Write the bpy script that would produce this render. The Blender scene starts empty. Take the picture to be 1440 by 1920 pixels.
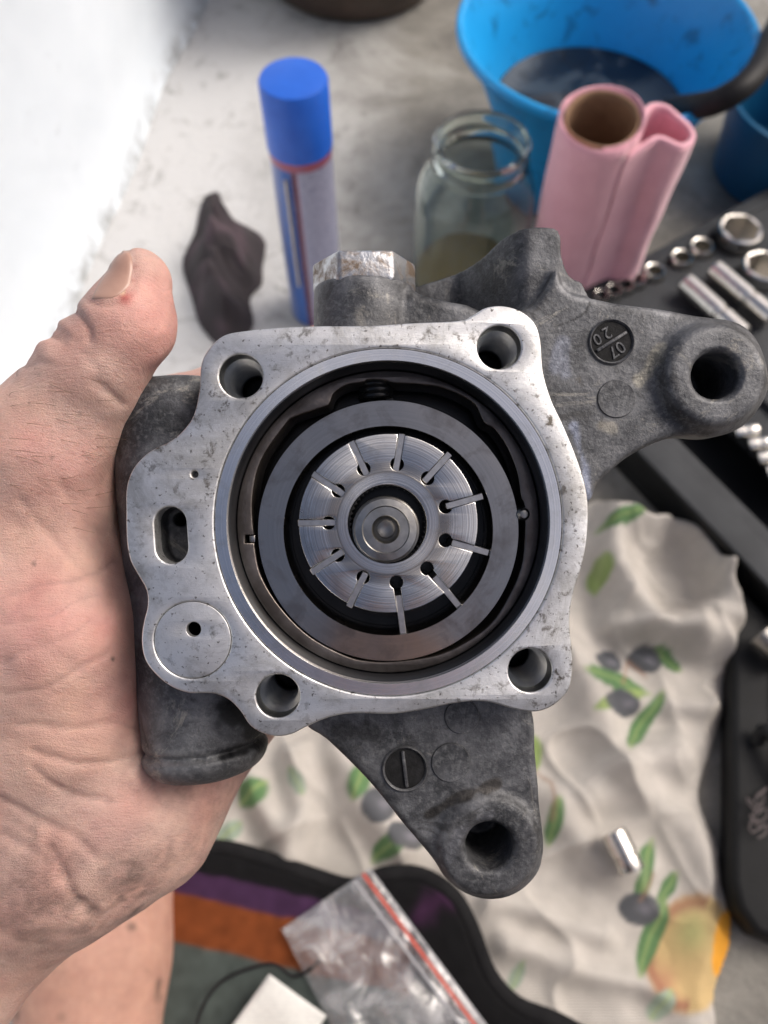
import bpy, bmesh, math, random
import numpy as np
from mathutils import Vector, Matrix, Quaternion
from mathutils.bvhtree import BVHTree
R = math.radians
random.seed(4); rng = np.random.default_rng(4)
scene = bpy.context.scene
C = scene.collection

# ------------------------------------------------------------ camera, sky, sun, exposure
H, PITCH, F = .65, R(62), 1500.0           # camera height (m), look-down angle, focal length in photo pixels
FD = .19                                   # camera to the pump's machined face
cam_d = bpy.data.cameras.new('camera'); cam = bpy.data.objects.new('camera', cam_d); C.objects.link(cam)
cam.location = (0, 0, H); cam.rotation_euler = (R(90) - PITCH, 0, 0)
cam_d.sensor_fit = 'VERTICAL'; cam_d.sensor_height = 36; cam_d.sensor_width = 27; cam_d.lens = 36 * F / 1920
cam_d.clip_start = .01; cam_d.clip_end = 200
cam_d.dof.use_dof = True; cam_d.dof.focus_distance = FD + .004; cam_d.dof.aperture_fstop = cam_d.lens / 2.2
scene.camera = cam
SUN_EL, SUN_AZ = R(50), R(72)              # azimuth clockwise from +Y
w = bpy.data.worlds.new('World'); scene.world = w; w.use_nodes = True
nt = w.node_tree; bg = nt.nodes['Background']
sky = nt.nodes.new('ShaderNodeTexSky'); sky.sky_type = 'NISHITA'; sky.sun_disc = False
sky.sun_elevation = SUN_EL; sky.sun_rotation = SUN_AZ; sky.air_density = .75; sky.dust_density = 8.0; sky.ozone_density = .8
nt.links.new(sky.outputs[0], bg.inputs[0]); bg.inputs[1].default_value = .15
sd = bpy.data.lights.new('sun', 'SUN'); sd.energy = 1.5; sd.angle = R(24); sd.color = (1, .98, .95)
sun = bpy.data.objects.new('sun', sd); C.objects.link(sun)
sdir = Vector((math.sin(SUN_AZ) * math.cos(SUN_EL), math.cos(SUN_AZ) * math.cos(SUN_EL), math.sin(SUN_EL)))
sun.rotation_euler = sdir.to_track_quat('Z', 'Y').to_euler(); sun.location = sdir * 3
vs = scene.view_settings; vs.view_transform = 'Standard'; vs.look = 'None'; vs.gamma = 1; vs.use_curve_mapping = False
vs.exposure = -0.05
scene.cycles.max_bounces = 10; scene.cycles.transmission_bounces = 8; scene.cycles.transparent_max_bounces = 12

CAMM = Matrix.Translation((0, 0, H)) @ Matrix.Rotation(R(90) - PITCH, 4, 'X')
PUMPM = CAMM @ Matrix.Translation((0, 0, -FD))      # the pump's frame: x right, y up, z out of its machined face

def P(px, py, dz=0.):
    """point of the held pump / hand, measured on the photo at a depth dz (mm) behind the machined face"""
    s = (FD + dz / 1000) / F
    return Vector(((px - 720) * s, (960 - py) * s, -dz / 1000))
def S(r, dz=0.): return r * (FD + dz / 1000) / F
def G(px, py, z=0.):
    """point of the floor (or of a level z above it)"""
    x = (px - 720) / F; y = (960 - py) / F
    d = Vector((x, math.cos(PITCH) + y * math.sin(PITCH), -math.sin(PITCH) + y * math.cos(PITCH)))
    return Vector((0, 0, H)) + d * ((z - H) / d.z)

# ------------------------------------------------------------ object helpers
def tag(o, label=None, cat=None, group=None, kind=None):
    for k, v in (('label', label), ('category', cat), ('group', group), ('kind', kind)):
        if v: o[k] = v
    return o
def empty(name, loc=(0, 0, 0), M=None):
    o = bpy.data.objects.new(name, None); C.objects.link(o); o.empty_display_size = .02
    if M is not None: o.matrix_world = M
    else: o.location = loc
    return o
def link(name, me, mat=None, parent=None, loc=None, smooth=True, angle=40):
    if mat is not None and mat.name == 'cast_aluminium' and 'tint' not in me.color_attributes: set_col(me, np.ones((len(me.vertices), 3)))
    if smooth:
        me.shade_smooth()
        if angle: me.set_sharp_from_angle(angle=R(angle))
    if mat is not None: me.materials.clear(); me.materials.append(mat)
    o = bpy.data.objects.new(name, me); C.objects.link(o)
    if parent is not None: o.parent = parent
    if loc is not None: o.location = loc
    return o
def mk_mesh(name, verts, faces):
    me = bpy.data.meshes.new(name); me.from_pydata([tuple(v) for v in verts], [], faces); me.update(); return me
def mesh_np(name, V, Q):
    me = bpy.data.meshes.new(name)
    me.vertices.add(len(V)); me.vertices.foreach_set('co', V.astype(np.float32).ravel())
    n = Q.shape[1]
    me.loops.add(Q.size); me.loops.foreach_set('vertex_index', Q.astype(np.int32).ravel())
    me.polygons.add(len(Q)); me.polygons.foreach_set('loop_start', np.arange(0, Q.size, n, dtype=np.int32))
    me.update(calc_edges=True); me.validate(); return me
def bm_obj(name, bm, mat, parent=None, loc=None, smooth=True, angle=40):
    me = bpy.data.meshes.new(name); bmesh.ops.recalc_face_normals(bm, faces=bm.faces); bm.to_mesh(me); bm.free()
    return link(name, me, mat, parent, loc, smooth, angle)
def lathe_mesh(name, prof, n=96, closed=False):
    V = []; Fc = []; m = len(prof); ids = []
    for (r, z) in prof:
        if r < 1e-7: ids.append([len(V)] * n); V.append((0, 0, z))
        else:
            ids.append(list(range(len(V), len(V) + n)))
            V += [(r * math.cos(2 * math.pi * k / n), r * math.sin(2 * math.pi * k / n), z) for k in range(n)]
    rng_ = range(m if closed else m - 1)
    for i in rng_:
        a, b = ids[i], ids[(i + 1) % m]
        for k in range(n):
            f = [a[k], a[(k + 1) % n], b[(k + 1) % n], b[k]]
            f = [v for q, v in enumerate(f) if v not in f[:q]]
            if len(f) > 2: Fc.append(f)
    bm = bmesh.new(); tmp = mk_mesh(name, V, Fc); bm.from_mesh(tmp)
    bmesh.ops.recalc_face_normals(bm, faces=bm.faces); bm.to_mesh(tmp); bm.free(); return tmp
def lathe(name, prof, mat, parent=None, loc=None, n=96, closed=False, angle=35):
    return link(name, lathe_mesh(name, prof, n, closed), mat, parent, loc, True, angle)
def tube_mesh(name, pts, r, n=10, closed=False, cap=True):
    pts = [Vector(p) for p in pts]; V = []; Fc = []; N = len(pts); rr = r if hasattr(r, '__len__') else [r] * N
    up = Vector((0.013, 0.021, 1)).normalized()
    for i, p in enumerate(pts):
        a = pts[(i - 1) % N] if closed or i > 0 else p; b = pts[(i + 1) % N] if closed or i < N - 1 else p
        t = (b - a).normalized(); x = t.cross(up)
        if x.length < .05: x = t.cross(Vector((1, .1, 0)))
        x.normalize(); y = t.cross(x)
        V += [p + (x * math.cos(2 * math.pi * k / n) + y * math.sin(2 * math.pi * k / n)) * rr[i] for k in range(n)]
    for i in range(N if closed else N - 1):
        j = (i + 1) % N
        for k in range(n): Fc.append([i * n + k, i * n + (k + 1) % n, j * n + (k + 1) % n, j * n + k])
    if cap and not closed: Fc.append(list(range(n))[::-1]); Fc.append(list(range((N - 1) * n, N * n)))
    return mk_mesh(name, V, Fc)
def tube(name, pts, r, mat, parent=None, n=10, closed=False): return link(name, tube_mesh(name, pts, r, n, closed), mat, parent, None, True, 60)
def rbox(name, sx, sy, sz, mat, parent=None, loc=None, bev=.001, seg=2, rotz=0):
    bm = bmesh.new(); bmesh.ops.create_cube(bm, size=1); bmesh.ops.scale(bm, vec=(sx, sy, sz), verts=bm.verts)
    if bev: bmesh.ops.bevel(bm, geom=bm.edges[:], offset=bev, segments=seg, profile=.5, affect='EDGES')
    o = bm_obj(name, bm, mat, parent, loc); o.rotation_euler.z = rotz; return o
def catmull(pts, sub=6, closed=True):
    pts = [Vector(p) for p in pts]; n = len(pts); out = []
    for i in range(n if closed else n - 1):
        p0 = pts[(i - 1) % n] if closed or i > 0 else pts[i]; p1 = pts[i]; p2 = pts[(i + 1) % n]
        p3 = pts[(i + 2) % n] if closed or i + 2 < n else p2
        for k in range(sub):
            t = k / sub
            out.append(.5 * ((2 * p1) + (p2 - p0) * t + (2 * p0 - 5 * p1 + 4 * p2 - p3) * t * t + (3 * p1 - p0 - 3 * p2 + p3) * t ** 3))
    if not closed: out.append(pts[-1])
    return out
def circ(c, r, n=64): return [Vector((c[0] + r * math.cos(2 * math.pi * k / n), c[1] + r * math.sin(2 * math.pi * k / n))) for k in range(n)]
def plate(name, loops, ztop, thick, bev, mat, parent=None, angle=35):
    """flat plate with holes: first loop the outline, the rest holes; top at ztop"""
    cu = bpy.data.curves.new(name, 'CURVE'); cu.dimensions = '2D'; cu.fill_mode = 'BOTH'
    cu.extrude = thick / 2 - bev; cu.bevel_depth = bev; cu.bevel_resolution = 2; cu.offset = -bev
    for L in loops:
        s = cu.splines.new('POLY'); s.points.add(len(L) - 1); s.use_cyclic_u = True
        for q, p in zip(s.points, L): q.co = (p[0], p[1], 0, 1)
    tmp = bpy.data.objects.new('tmp', cu); C.objects.link(tmp)
    me = bpy.data.meshes.new_from_object(tmp.evaluated_get(bpy.context.evaluated_depsgraph_get()))
    bpy.data.objects.remove(tmp); bpy.data.curves.remove(cu)
    bm = bmesh.new(); bm.from_mesh(me); bmesh.ops.remove_doubles(bm, verts=bm.verts, dist=1e-6)
    bmesh.ops.recalc_face_normals(bm, faces=bm.faces); bm.to_mesh(me); bm.free(); me.name = name
    me.transform(Matrix.Translation((0, 0, ztop - thick / 2)))
    return link(name, me, mat, parent, None, True, angle)
def text_mesh(name, s, size, depth):
    cu = bpy.data.curves.new(name, 'FONT'); cu.body = s; cu.size = size; cu.extrude = depth; cu.align_x = 'CENTER'; cu.align_y = 'CENTER'
    tmp = bpy.data.objects.new('tmp', cu); C.objects.link(tmp)
    me = bpy.data.meshes.new_from_object(tmp.evaluated_get(bpy.context.evaluated_depsgraph_get()))
    bpy.data.objects.remove(tmp); bpy.data.curves.remove(cu); me.name = name; return me
def copy_tree(o, parent=None):
    c = o.copy(); C.objects.link(c)
    if parent is not None: c.parent = parent
    for ch in list(o.children): copy_tree(ch, c)
    return c

# ------------------------------------------------------------ signed-distance modelling (numpy)
def smin(a, b, k):
    h = np.clip(.5 + .5 * (b - a) / k, 0, 1); return b + (a - b) * h - k * h * (1 - h)
def sd_cone(X, Y, Z, a, b, ra, rb):
    ax, ay, az = a; d = np.array(b) - np.array(a); L2 = float(d @ d) + 1e-12
    t = np.clip(((X - ax) * d[0] + (Y - ay) * d[1] + (Z - az) * d[2]) / L2, 0, 1)
    return np.sqrt((X - ax - t * d[0]) ** 2 + (Y - ay - t * d[1]) ** 2 + (Z - az - t * d[2]) ** 2) - (ra + (rb - ra) * t)
def sd_cyl(X, Y, Z, a, b, r, rnd=.001):
    a = np.array(a); d = np.array(b) - a; L = float(np.sqrt(d @ d)); d = d / L
    t = (X - a[0]) * d[0] + (Y - a[1]) * d[1] + (Z - a[2]) * d[2]
    q = np.sqrt(np.maximum((X - a[0]) ** 2 + (Y - a[1]) ** 2 + (Z - a[2]) ** 2 - t * t, 0)) - (r - rnd)
    e = np.abs(t - L / 2) - (L / 2 - rnd)
    return np.minimum(np.maximum(q, e), 0) + np.sqrt(np.maximum(q, 0) ** 2 + np.maximum(e, 0) ** 2) - rnd
def sd_poly2(X, Y, pts):
    pts = np.array([(p[0], p[1]) for p in pts]); d = np.full(X.shape, 1e9); s = np.ones(X.shape); n = len(pts)
    for i in range(n):
        ax, ay = pts[i]; bx, by = pts[i - 1]; ex, ey = bx - ax, by - ay; wx, wy = X - ax, Y - ay
        t = np.clip((wx * ex + wy * ey) / (ex * ex + ey * ey + 1e-18), 0, 1)
        d = np.minimum(d, (wx - ex * t) ** 2 + (wy - ey * t) ** 2)
        c1 = Y >= ay; c2 = Y < by; c3 = ex * wy > ey * wx
        s = np.where((c1 & c2 & c3) | (~c1 & ~c2 & ~c3), -s, s)
    return s * np.sqrt(d)
def extr(d2, Z, z0, z1, rnd=.001):
    q = d2[:, :, None] + rnd; e = np.abs(Z - (z0 + z1) / 2) - ((z1 - z0) / 2 - rnd)
    return np.minimum(np.maximum(q, e), 0) + np.sqrt(np.maximum(q, 0) ** 2 + np.maximum(e, 0) ** 2) - rnd
def surface_nets(f, o, h):
    s = f < 0; nx, ny, nz = f.shape
    cnt = np.zeros((nx - 1, ny - 1, nz - 1), np.int8)
    for a in (0, 1):
        for b in (0, 1):
            for c in (0, 1): cnt += s[a:nx - 1 + a, b:ny - 1 + b, c:nz - 1 + c]
    act = (cnt > 0) & (cnt < 8); I, J, K = np.nonzero(act)
    idx = np.full(act.shape, -1, np.int64); idx[I, J, K] = np.arange(len(I))
    acc = np.zeros((len(I), 3)); num = np.zeros(len(I))
    corners = [(a, b, c) for a in (0, 1) for b in (0, 1) for c in (0, 1)]
    val = {c: f[I + c[0], J + c[1], K + c[2]] for c in corners}
    for c in corners:
        for ax in range(3):
            if c[ax]: continue
            d = list(c); d[ax] = 1; va, vb = val[c], val[tuple(d)]
            m = (va < 0) != (vb < 0); t = np.where(m, va / np.where(m, va - vb, 1), 0)
            p = np.tile(np.array(c, float), (len(I), 1)); p[:, ax] = t
            acc += p * m[:, None]; num += m
    V = (np.stack([I, J, K], 1) + acc / num[:, None]) * h + np.array(o)
    Q = []
    for ax in range(3):
        u, v = (ax + 1) % 3, (ax + 2) % 3
        sl0 = [slice(1, -1)] * 3; sl0[ax] = slice(0, f.shape[ax] - 1); sl1 = list(sl0); sl1[ax] = slice(1, f.shape[ax])
        a, b = s[tuple(sl0)], s[tuple(sl1)]
        for m, flip in ((a & ~b, False), (~a & b, True)):
            p = np.stack(np.nonzero(m), 1); p[:, u] += 1; p[:, v] += 1
            def at(du, dv):
                q = p.copy(); q[:, u] += du; q[:, v] += dv; return idx[q[:, 0], q[:, 1], q[:, 2]]
            q = np.stack([at(-1, -1), at(0, -1), at(0, 0), at(-1, 0)], 1)
            Q.append(q[:, ::-1] if flip else q)
    return V, np.concatenate(Q)
def grid(lo, hi, h):
    ax = [np.arange(lo[i] - 2 * h, hi[i] + 3 * h, h, dtype=np.float32) for i in range(3)]
    return ax[0][:, None, None], ax[1][None, :, None], ax[2][None, None, :], [a[0] for a in ax]
def vnormals(V, Q):
    n = np.cross(V[Q[:, 2]] - V[Q[:, 0]], V[Q[:, 3]] - V[Q[:, 1]]); N = np.zeros_like(V)
    for k in range(4): np.add.at(N, Q[:, k], n)
    return N / (np.linalg.norm(N, axis=1)[:, None] + 1e-12)
def poly_dist(px, py, pl):
    d = np.full(px.shape, 1e9)
    for (ax, ay), (bx, by) in zip(pl[:-1], pl[1:]):
        ex, ey = bx - ax, by - ay; t = np.clip(((px - ax) * ex + (py - ay) * ey) / (ex * ex + ey * ey), 0, 1)
        d = np.minimum(d, np.hypot(px - ax - ex * t, py - ay - ey * t))
    return d
def vnoise(x, y, z, sc, seed=0):
    """smooth value noise in -1..1"""
    r = np.random.default_rng(seed); T = r.uniform(-1, 1, (32, 32, 32))
    q = [np.asarray(v, float) / sc + 1000.3 for v in (x, y, z)]; i = [np.floor(v).astype(int) for v in q]
    f = [v - np.floor(v) for v in q]; f = [v * v * (3 - 2 * v) for v in f]; o = 0
    for a in (0, 1):
        for b in (0, 1):
            for c in (0, 1):
                o = o + T[(i[0] + a) % 32, (i[1] + b) % 32, (i[2] + c) % 32] * (f[0] if a else 1 - f[0]) * (f[1] if b else 1 - f[1]) * (f[2] if c else 1 - f[2])
    return o
def set_col(me, cols):
    a = me.color_attributes.new('tint', 'FLOAT_COLOR', 'POINT')
    c = np.ones((len(cols), 4), np.float32); c[:, :3] = cols; a.data.foreach_set('color', c.ravel())

# ------------------------------------------------------------ materials
class M:
    def __init__(s, name):
        s.m = bpy.data.materials.new(name); s.m.use_nodes = True; s.t = s.m.node_tree
        s.b = s.t.nodes['Principled BSDF']; s.out = s.t.nodes['Material Output']
        s.tc = s.t.nodes.new('ShaderNodeTexCoord'); s.co = s.tc.outputs['Object']
    def n(s, typ, **kw):
        n = s.t.nodes.new(typ)
        for k, v in kw.items():
            if k.startswith('i_'):
                k = k[2:]; key = int(k) if k.isdigit() else k.replace('_', ' ')
                if hasattr(v, 'is_output') or isinstance(v, bpy.types.NodeSocket): s.t.links.new(v, n.inputs[key])
                else: n.inputs[key].default_value = v
            else: setattr(n, k, v)
        return n
    def noise(s, scale, detail=4, rough=.6, dist=0, co=None):
        return s.n('ShaderNodeTexNoise', i_Vector=co or s.co, i_Scale=scale, i_Detail=detail, i_Roughness=rough, i_Distortion=dist).outputs[0]
    def ramp(s, fac, stops):
        r = s.n('ShaderNodeValToRGB', i_0=fac); e = r.color_ramp.elements
        while len(e) < len(stops): e.new(.5)
        for q, (p, c) in zip(e, stops):
            q.position = p; q.color = (*c, 1) if hasattr(c, '__len__') else (c, c, c, 1)
        return r.outputs[0]
    def mix(s, fac, a, b, mode='MIX'):
        n = s.n('ShaderNodeMix', data_type='RGBA', blend_type=mode)
        for k, v in ((0, fac), (6, a), (7, b)):
            if isinstance(v, bpy.types.NodeSocket): s.t.links.new(v, n.inputs[k])
            elif k == 0: n.inputs[0].default_value = v
            else: n.inputs[k].default_value = (*v, 1)
        return n.outputs[2]
    def math(s, op, a, b=0.):
        n = s.n('ShaderNodeMath', operation=op)
        for k, v in ((0, a), (1, b)):
            if isinstance(v, bpy.types.NodeSocket): s.t.links.new(v, n.inputs[k])
            else: n.inputs[k].default_value = v
        return n.outputs[0]
    def set(s, **kw):
        for k, v in kw.items():
            k = k.replace('_', ' ')
            if isinstance(v, bpy.types.NodeSocket): s.t.links.new(v, s.b.inputs[k])
            else: s.b.inputs[k].default_value = (*v, 1) if hasattr(v, '__len__') and len(v) == 3 and 'Radius' not in k else v
        return s
    def bump(s, hgt, dist, strength=1., prev=None):
        n = s.n('ShaderNodeBump', i_Height=hgt, i_Distance=dist, i_Strength=strength)
        if prev is not None: s.t.links.new(prev, n.inputs['Normal'])
        s.t.links.new(n.outputs[0], s.b.inputs['Normal']); return n.outputs[0]
def simple(name, c1, c2, scale, rough=.5, metal=0., bump=0., bscale=None, **kw):
    m = M(name); m.set(Base_Color=m.ramp(m.noise(scale), [(.3, c1), (.7, c2)]), Roughness=rough, Metallic=metal, **kw)
    if bump: m.bump(m.noise(bscale or scale * 4, 5), bump)
    return m.m

def mat_cast():
    m = M('cast_aluminium'); big = m.noise(60, 6, .65, .4); fine = m.noise(700, 5, .7)
    c = m.ramp(big, [(.38, (.040, .0415, .045)), (.5, (.080, .082, .088)), (.62, (.15, .153, .161))])
    c = m.mix(m.ramp(fine, [(.48, 0), (.68, .45)]), c, (.24, .245, .25))
    spot = m.ramp(m.noise(110, 6, .7, .8), [(.57, 0), (.66, .6)]); c = m.mix(spot, c, (.03, .029, .028))
    pale = m.ramp(m.noise(45, 8, .78, 1.2), [(.57, 0), (.64, .6)]); c = m.mix(pale, c, (.32, .305, .27))
    c = m.mix(1., c, m.n('ShaderNodeVertexColor', layer_name='tint').outputs[0], 'MULTIPLY')
    m.set(Base_Color=c, Metallic=.45, Roughness=m.ramp(fine, [(.3, .42), (.7, .62)]))
    b = m.bump(m.noise(900, 4, .7), .00025, .8); m.bump(m.noise(120, 4), .0005, .5, b); return m.m
def mat_machined():
    m = M('machined_aluminium'); st = m.noise(70, 6, .65, .5); fine = m.noise(1200, 4, .7)
    c = m.ramp(st, [(.36, (.50, .505, .51)), (.5, (.70, .70, .70)), (.64, (.80, .80, .79))])
    g = m.ramp(m.noise(38, 8, .75, .8), [(.47, 0), (.62, .75)]); c = m.mix(g, c, (.40, .39, .365))
    zone = m.ramp(m.noise(30, 4, .6), [(.42, 0), (.58, 1)])
    d = m.ramp(m.noise(300, 6, .72, .3), [(.54, 0), (.64, 1)]); c = m.mix(m.math('MULTIPLY', d, m.math('ADD', m.math('MULTIPLY', zone, .8), .12)), c, (.10, .085, .065))
    ch = m.ramp(m.noise(800, 3, .6), [(.63, 0), (.68, .85)]); c = m.mix(ch, c, (.10, .09, .08))
    m.set(Base_Color=c, Metallic=.9, Roughness=m.ramp(st, [(.3, .5), (.7, .34)]))
    sc = m.n('ShaderNodeMapping', i_Vector=m.co, i_Rotation=(0, 0, .5), i_Scale=(1, 14, 1)).outputs[0]
    b = m.bump(m.noise(500, 3, .6, 0, sc), .00006, .6); b = m.bump(fine, .00008, .6, b); m.bump(m.noise(90, 3), .0004, .25, b); return m.m
def mat_turned(name, cols, rough, an, blot=None, freq=2600., lo=.0, bump=.00003):
    """lathe-turned metal: brushed in circles around its own axis"""
    m = M(name); xyz = m.n('ShaderNodeSeparateXYZ', i_0=m.co)
    rad = m.math('SQRT', m.math('ADD', m.math('MULTIPLY', xyz.outputs[0], xyz.outputs[0]), m.math('MULTIPLY', xyz.outputs[1], xyz.outputs[1])))
    ln = m.n('ShaderNodeTexNoise', noise_dimensions='1D', i_W=rad, i_Scale=freq, i_Detail=4.).outputs[0]
    c = m.ramp(ln, [(.3, cols[0]), (.7, cols[1])])
    st = m.noise(110, 5, .65, .5)
    if blot: c = m.mix(m.ramp(st, [(.5, 0), (.68, .8)]), c, blot)
    m.set(Base_Color=c, Metallic=1., Roughness=m.math('ADD', m.math('MULTIPLY', st, .16), rough - .08), Anisotropic=an)
    tg = m.n('ShaderNodeTangent', direction_type='RADIAL', axis='Z'); m.t.links.new(tg.outputs[0], m.b.inputs['Tangent'])
    m.bump(ln, bump, .7); return m
MAT = {}
MAT['cast'] = mat_cast(); MAT['mach'] = mat_machined()
MAT['rim'] = mat_turned('turned_aluminium', ((.7, .71, .72), (.83, .83, .83)), .24, .75, (.62, .62, .60)).m
MAT['bore'] = mat_turned('bored_wall_aluminium', ((.07, .078, .09), (.12, .13, .145)), .42, .3).m
_m = mat_turned('turned_rotor_steel', ((.42, .415, .41), (.66, .655, .65)), .25, .75, (.40, .385, .37))
_x = _m.n('ShaderNodeVectorMath', operation='LENGTH', i_0=_m.n('ShaderNodeVectorMath', operation='MULTIPLY', i_0=_m.co, i_1=(1, 1, 0)).outputs[0]).outputs[1]
_f = _m.ramp(_m.math('MULTIPLY', _x, 40.), [(.49, 0), (.51, .6), (.60, .6), (.63, 0)])
_m.set(Base_Color=_m.mix(_f, _m.b.inputs['Base Color'].links[0].from_socket, (.26, .235, .21))); MAT['rotor'] = _m.m
MAT['cam'] = mat_turned('polished_cam_steel', ((.35, .335, .315), (.39, .37, .35)), .19, .0, (.20, .18, .165), 1500., bump=.000002); _m = MAT['cam']; _m.set(Coat_Weight=.5, Coat_Roughness=.05); _m.bump(_m.noise(45, 1.5, .5, 0), .0010, .4, _m.b.inputs['Normal'].links[0].from_socket); MAT['cam'] = _m.m
MAT['adapt'] = simple('oily_brown_steel', (.10, .085, .075), (.21, .185, .17), 120, .33, .9, .00012, 600)
MAT['shaft'] = simple('dark_shaft_steel', (.24, .235, .22), (.46, .45, .43), 160, .3, 1., .00008, 500)
MAT['pit'] = simple('black_oily_steel', (.01, .01, .01), (.025, .024, .023), 120, .2, .5)
MAT['vane'] = simple('vane_steel', (.40, .39, .38), (.58, .57, .56), 500, .30, 1., .00004, 1500)
MAT['thread'] = simple('threaded_bore_steel', (.48, .49, .50), (.64, .64, .62), 300, .3, 1.)
MAT['black'] = simple('black_spring_steel', (.012, .012, .012), (.03, .03, .03), 200, .2, .3)
MAT['dial'] = simple('dark_dial_face', (.006, .006, .006), (.018, .018, .019), 400, .7, 0, .0002, 900, Specular_IOR_Level=.2)  # near-black base colour for the date dial faces
m = M('zinc_bolt_head'); rust = m.ramp(m.noise(150, 6, .7, .5), [(.42, 0), (.62, 1)])
m.set(Base_Color=m.mix(rust, (.55, .57, .6), (.22, .17, .13)), Metallic=.85, Roughness=m.ramp(rust, [(0, .3), (1, .65)])); m.bump(m.noise(400, 4), .0003); MAT['bolt'] = m.m

m = M('skin'); att = m.n('ShaderNodeVertexColor', layer_name='tint').outputs[0]
mott = m.ramp(m.noise(90, 5, .6), [(.3, (.86, .80, .80)), (.7, (1.1, 1.08, 1.05))])
c = m.mix(1., att, mott, 'MULTIPLY')
m.set(Base_Color=c, Roughness=m.ramp(m.noise(300, 4), [(.3, .42), (.7, .58)]), Subsurface_Weight=.25, Subsurface_Scale=.004, Specular_IOR_Level=.4)
m.b.inputs['Subsurface Radius'].default_value = (1, .35, .2)
vor = m.n('ShaderNodeTexVoronoi', feature='DISTANCE_TO_EDGE', i_Vector=m.n('ShaderNodeMapping', i_Vector=m.co, i_Rotation=(0, 0, .7), i_Scale=(1, 2.2, 1)).outputs[0], i_Scale=1500.)
b = m.bump(m.ramp(vor.outputs[0], [(0, 0), (.2, 1)]), .00011, .6)
wr = m.n('ShaderNodeMapping', i_Vector=m.co, i_Rotation=(.2, .1, -.5), i_Scale=(1, 5, 1)).outputs[0]
b = m.bump(m.noise(380, 4, .65, .4, wr), .0004, .65, b)
b = m.bump(m.noise(1300, 3), .00018, .6, b); b = m.bump(m.noise(160, 4, .6, .6), .0006, .5, b); MAT['skin'] = m.m
MAT['nail'] = simple('thumb_nail', (.40, .235, .18), (.46, .285, .22), 120, .34, 0, .00005, 600)

def col_mat(name, rough=.8, bump=.0006, bscale=900, weave=0, **kw):
    m = M(name); a = m.n('ShaderNodeVertexColor', layer_name='tint').outputs[0]
    c = m.mix(1., a, m.ramp(m.noise(60, 5), [(.3, (.88, .88, .88)), (.7, (1.06, 1.06, 1.06))]), 'MULTIPLY'); m.set(Base_Color=c, Roughness=rough, **kw)
    b = m.bump(m.noise(bscale, 4), bump, .7)
    if weave:
        for ax in ('X', 'Y'):
            wv = m.n('ShaderNodeTexWave', bands_direction=ax, i_Vector=m.co, i_Scale=weave, i_Distortion=.6, i_Detail=1.).outputs[1]; b = m.bump(wv, .0006, .6, b)
    return m.m
# ------------------------------------------------------------ floor and wall (the setting)
def mat_floor():
    m = M('stained_screed_floor'); a = m.noise(7, 6, .65, .5); f = m.noise(120, 5, .7)
    c = m.ramp(a, [(.36, (.14, .132, .118)), (.5, (.235, .225, .20)), (.64, (.34, .33, .30))])
    c = m.mix(m.ramp(f, [(.5, 0), (.75, .35)]), c, (.13, .12, .105))
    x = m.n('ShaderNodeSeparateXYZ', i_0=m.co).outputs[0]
    bounce_tint = m.ramp(m.math('ADD', m.math('MULTIPLY', a, .35), m.math('MULTIPLY', x, -1.6)), [(.10, 0), (.46, .9)])
    c = m.mix(bounce_tint, c, (.56, .565, .57))          # light bounced off the wall, painted into the floor colour
    c = m.mix(m.ramp(m.noise(22, 7, .75, 1.), [(.54, 0), (.66, .55)]), c, (.13, .125, .115)); m.set(Base_Color=c, Roughness=.8); b = m.bump(f, .003, .7); m.bump(m.noise(18, 4), .006, .5, b); return m.m
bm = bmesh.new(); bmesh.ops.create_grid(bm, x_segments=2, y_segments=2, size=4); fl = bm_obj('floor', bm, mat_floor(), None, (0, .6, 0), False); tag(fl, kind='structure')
wa, wb = Vector((-.246, 1.254, 0)), Vector((-.498, -.49, 0))
wd = (wb - wa).normalized(); wn = Vector((-wd.y, wd.x, 0)); wn = wn if wn.x > 0 else -wn
wa2, wb2 = wa - wd * 1.5, wb + wd * .6
m = M('whitewashed_plaster'); m.set(Base_Color=m.ramp(m.noise(9, 6, .65, .5), [(.3, (.76, .77, .78)), (.7, (.84, .845, .85))]), Roughness=.7)
m.set(Base_Color=m.mix(m.ramp(m.noise(30, 6, .75, .8), [(.63, 0), (.76, .6)]), m.ramp(m.noise(9, 6, .65, .5), [(.3, (.70, .765, .82)), (.7, (.76, .82, .87))]), (.42, .45, .47)))
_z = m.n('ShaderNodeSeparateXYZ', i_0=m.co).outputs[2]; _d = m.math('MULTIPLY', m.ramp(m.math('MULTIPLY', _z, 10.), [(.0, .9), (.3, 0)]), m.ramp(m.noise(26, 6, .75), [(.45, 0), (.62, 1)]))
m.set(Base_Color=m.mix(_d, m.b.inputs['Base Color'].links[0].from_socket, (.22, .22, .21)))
b = m.bump(m.noise(160, 4), .0008, .4); m.bump(m.noise(14, 3), .006, .4, b)
nx, nz = 60, 14; V = []; Fc = []
for i in range(nx + 1):
    for j in range(nz + 1):
        p = wa2.lerp(wb2, i / nx); z = .62 * j / nz
        foot = .012 * math.exp(-(z / .02) ** 2) + .004 * math.sin(i * 1.3) + .003 * math.sin(i * .61 + j)
        V.append((p.x + wn.x * foot, p.y + wn.y * foot, z))
for i in range(nx):
    for j in range(nz):
        a = i * (nz + 1) + j; Fc.append([a, a + 1, a + nz + 2, a + nz + 1])
n0 = len(V); off = -wn * .22
V += [(wa2 + off).to_tuple(), (wa2 + off + Vector((0, 0, .62))).to_tuple(), (wb2 + off).to_tuple(), (wb2 + off + Vector((0, 0, .62))).to_tuple()]
top = [i * (nz + 1) + nz for i in range(nx + 1)]
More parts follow.
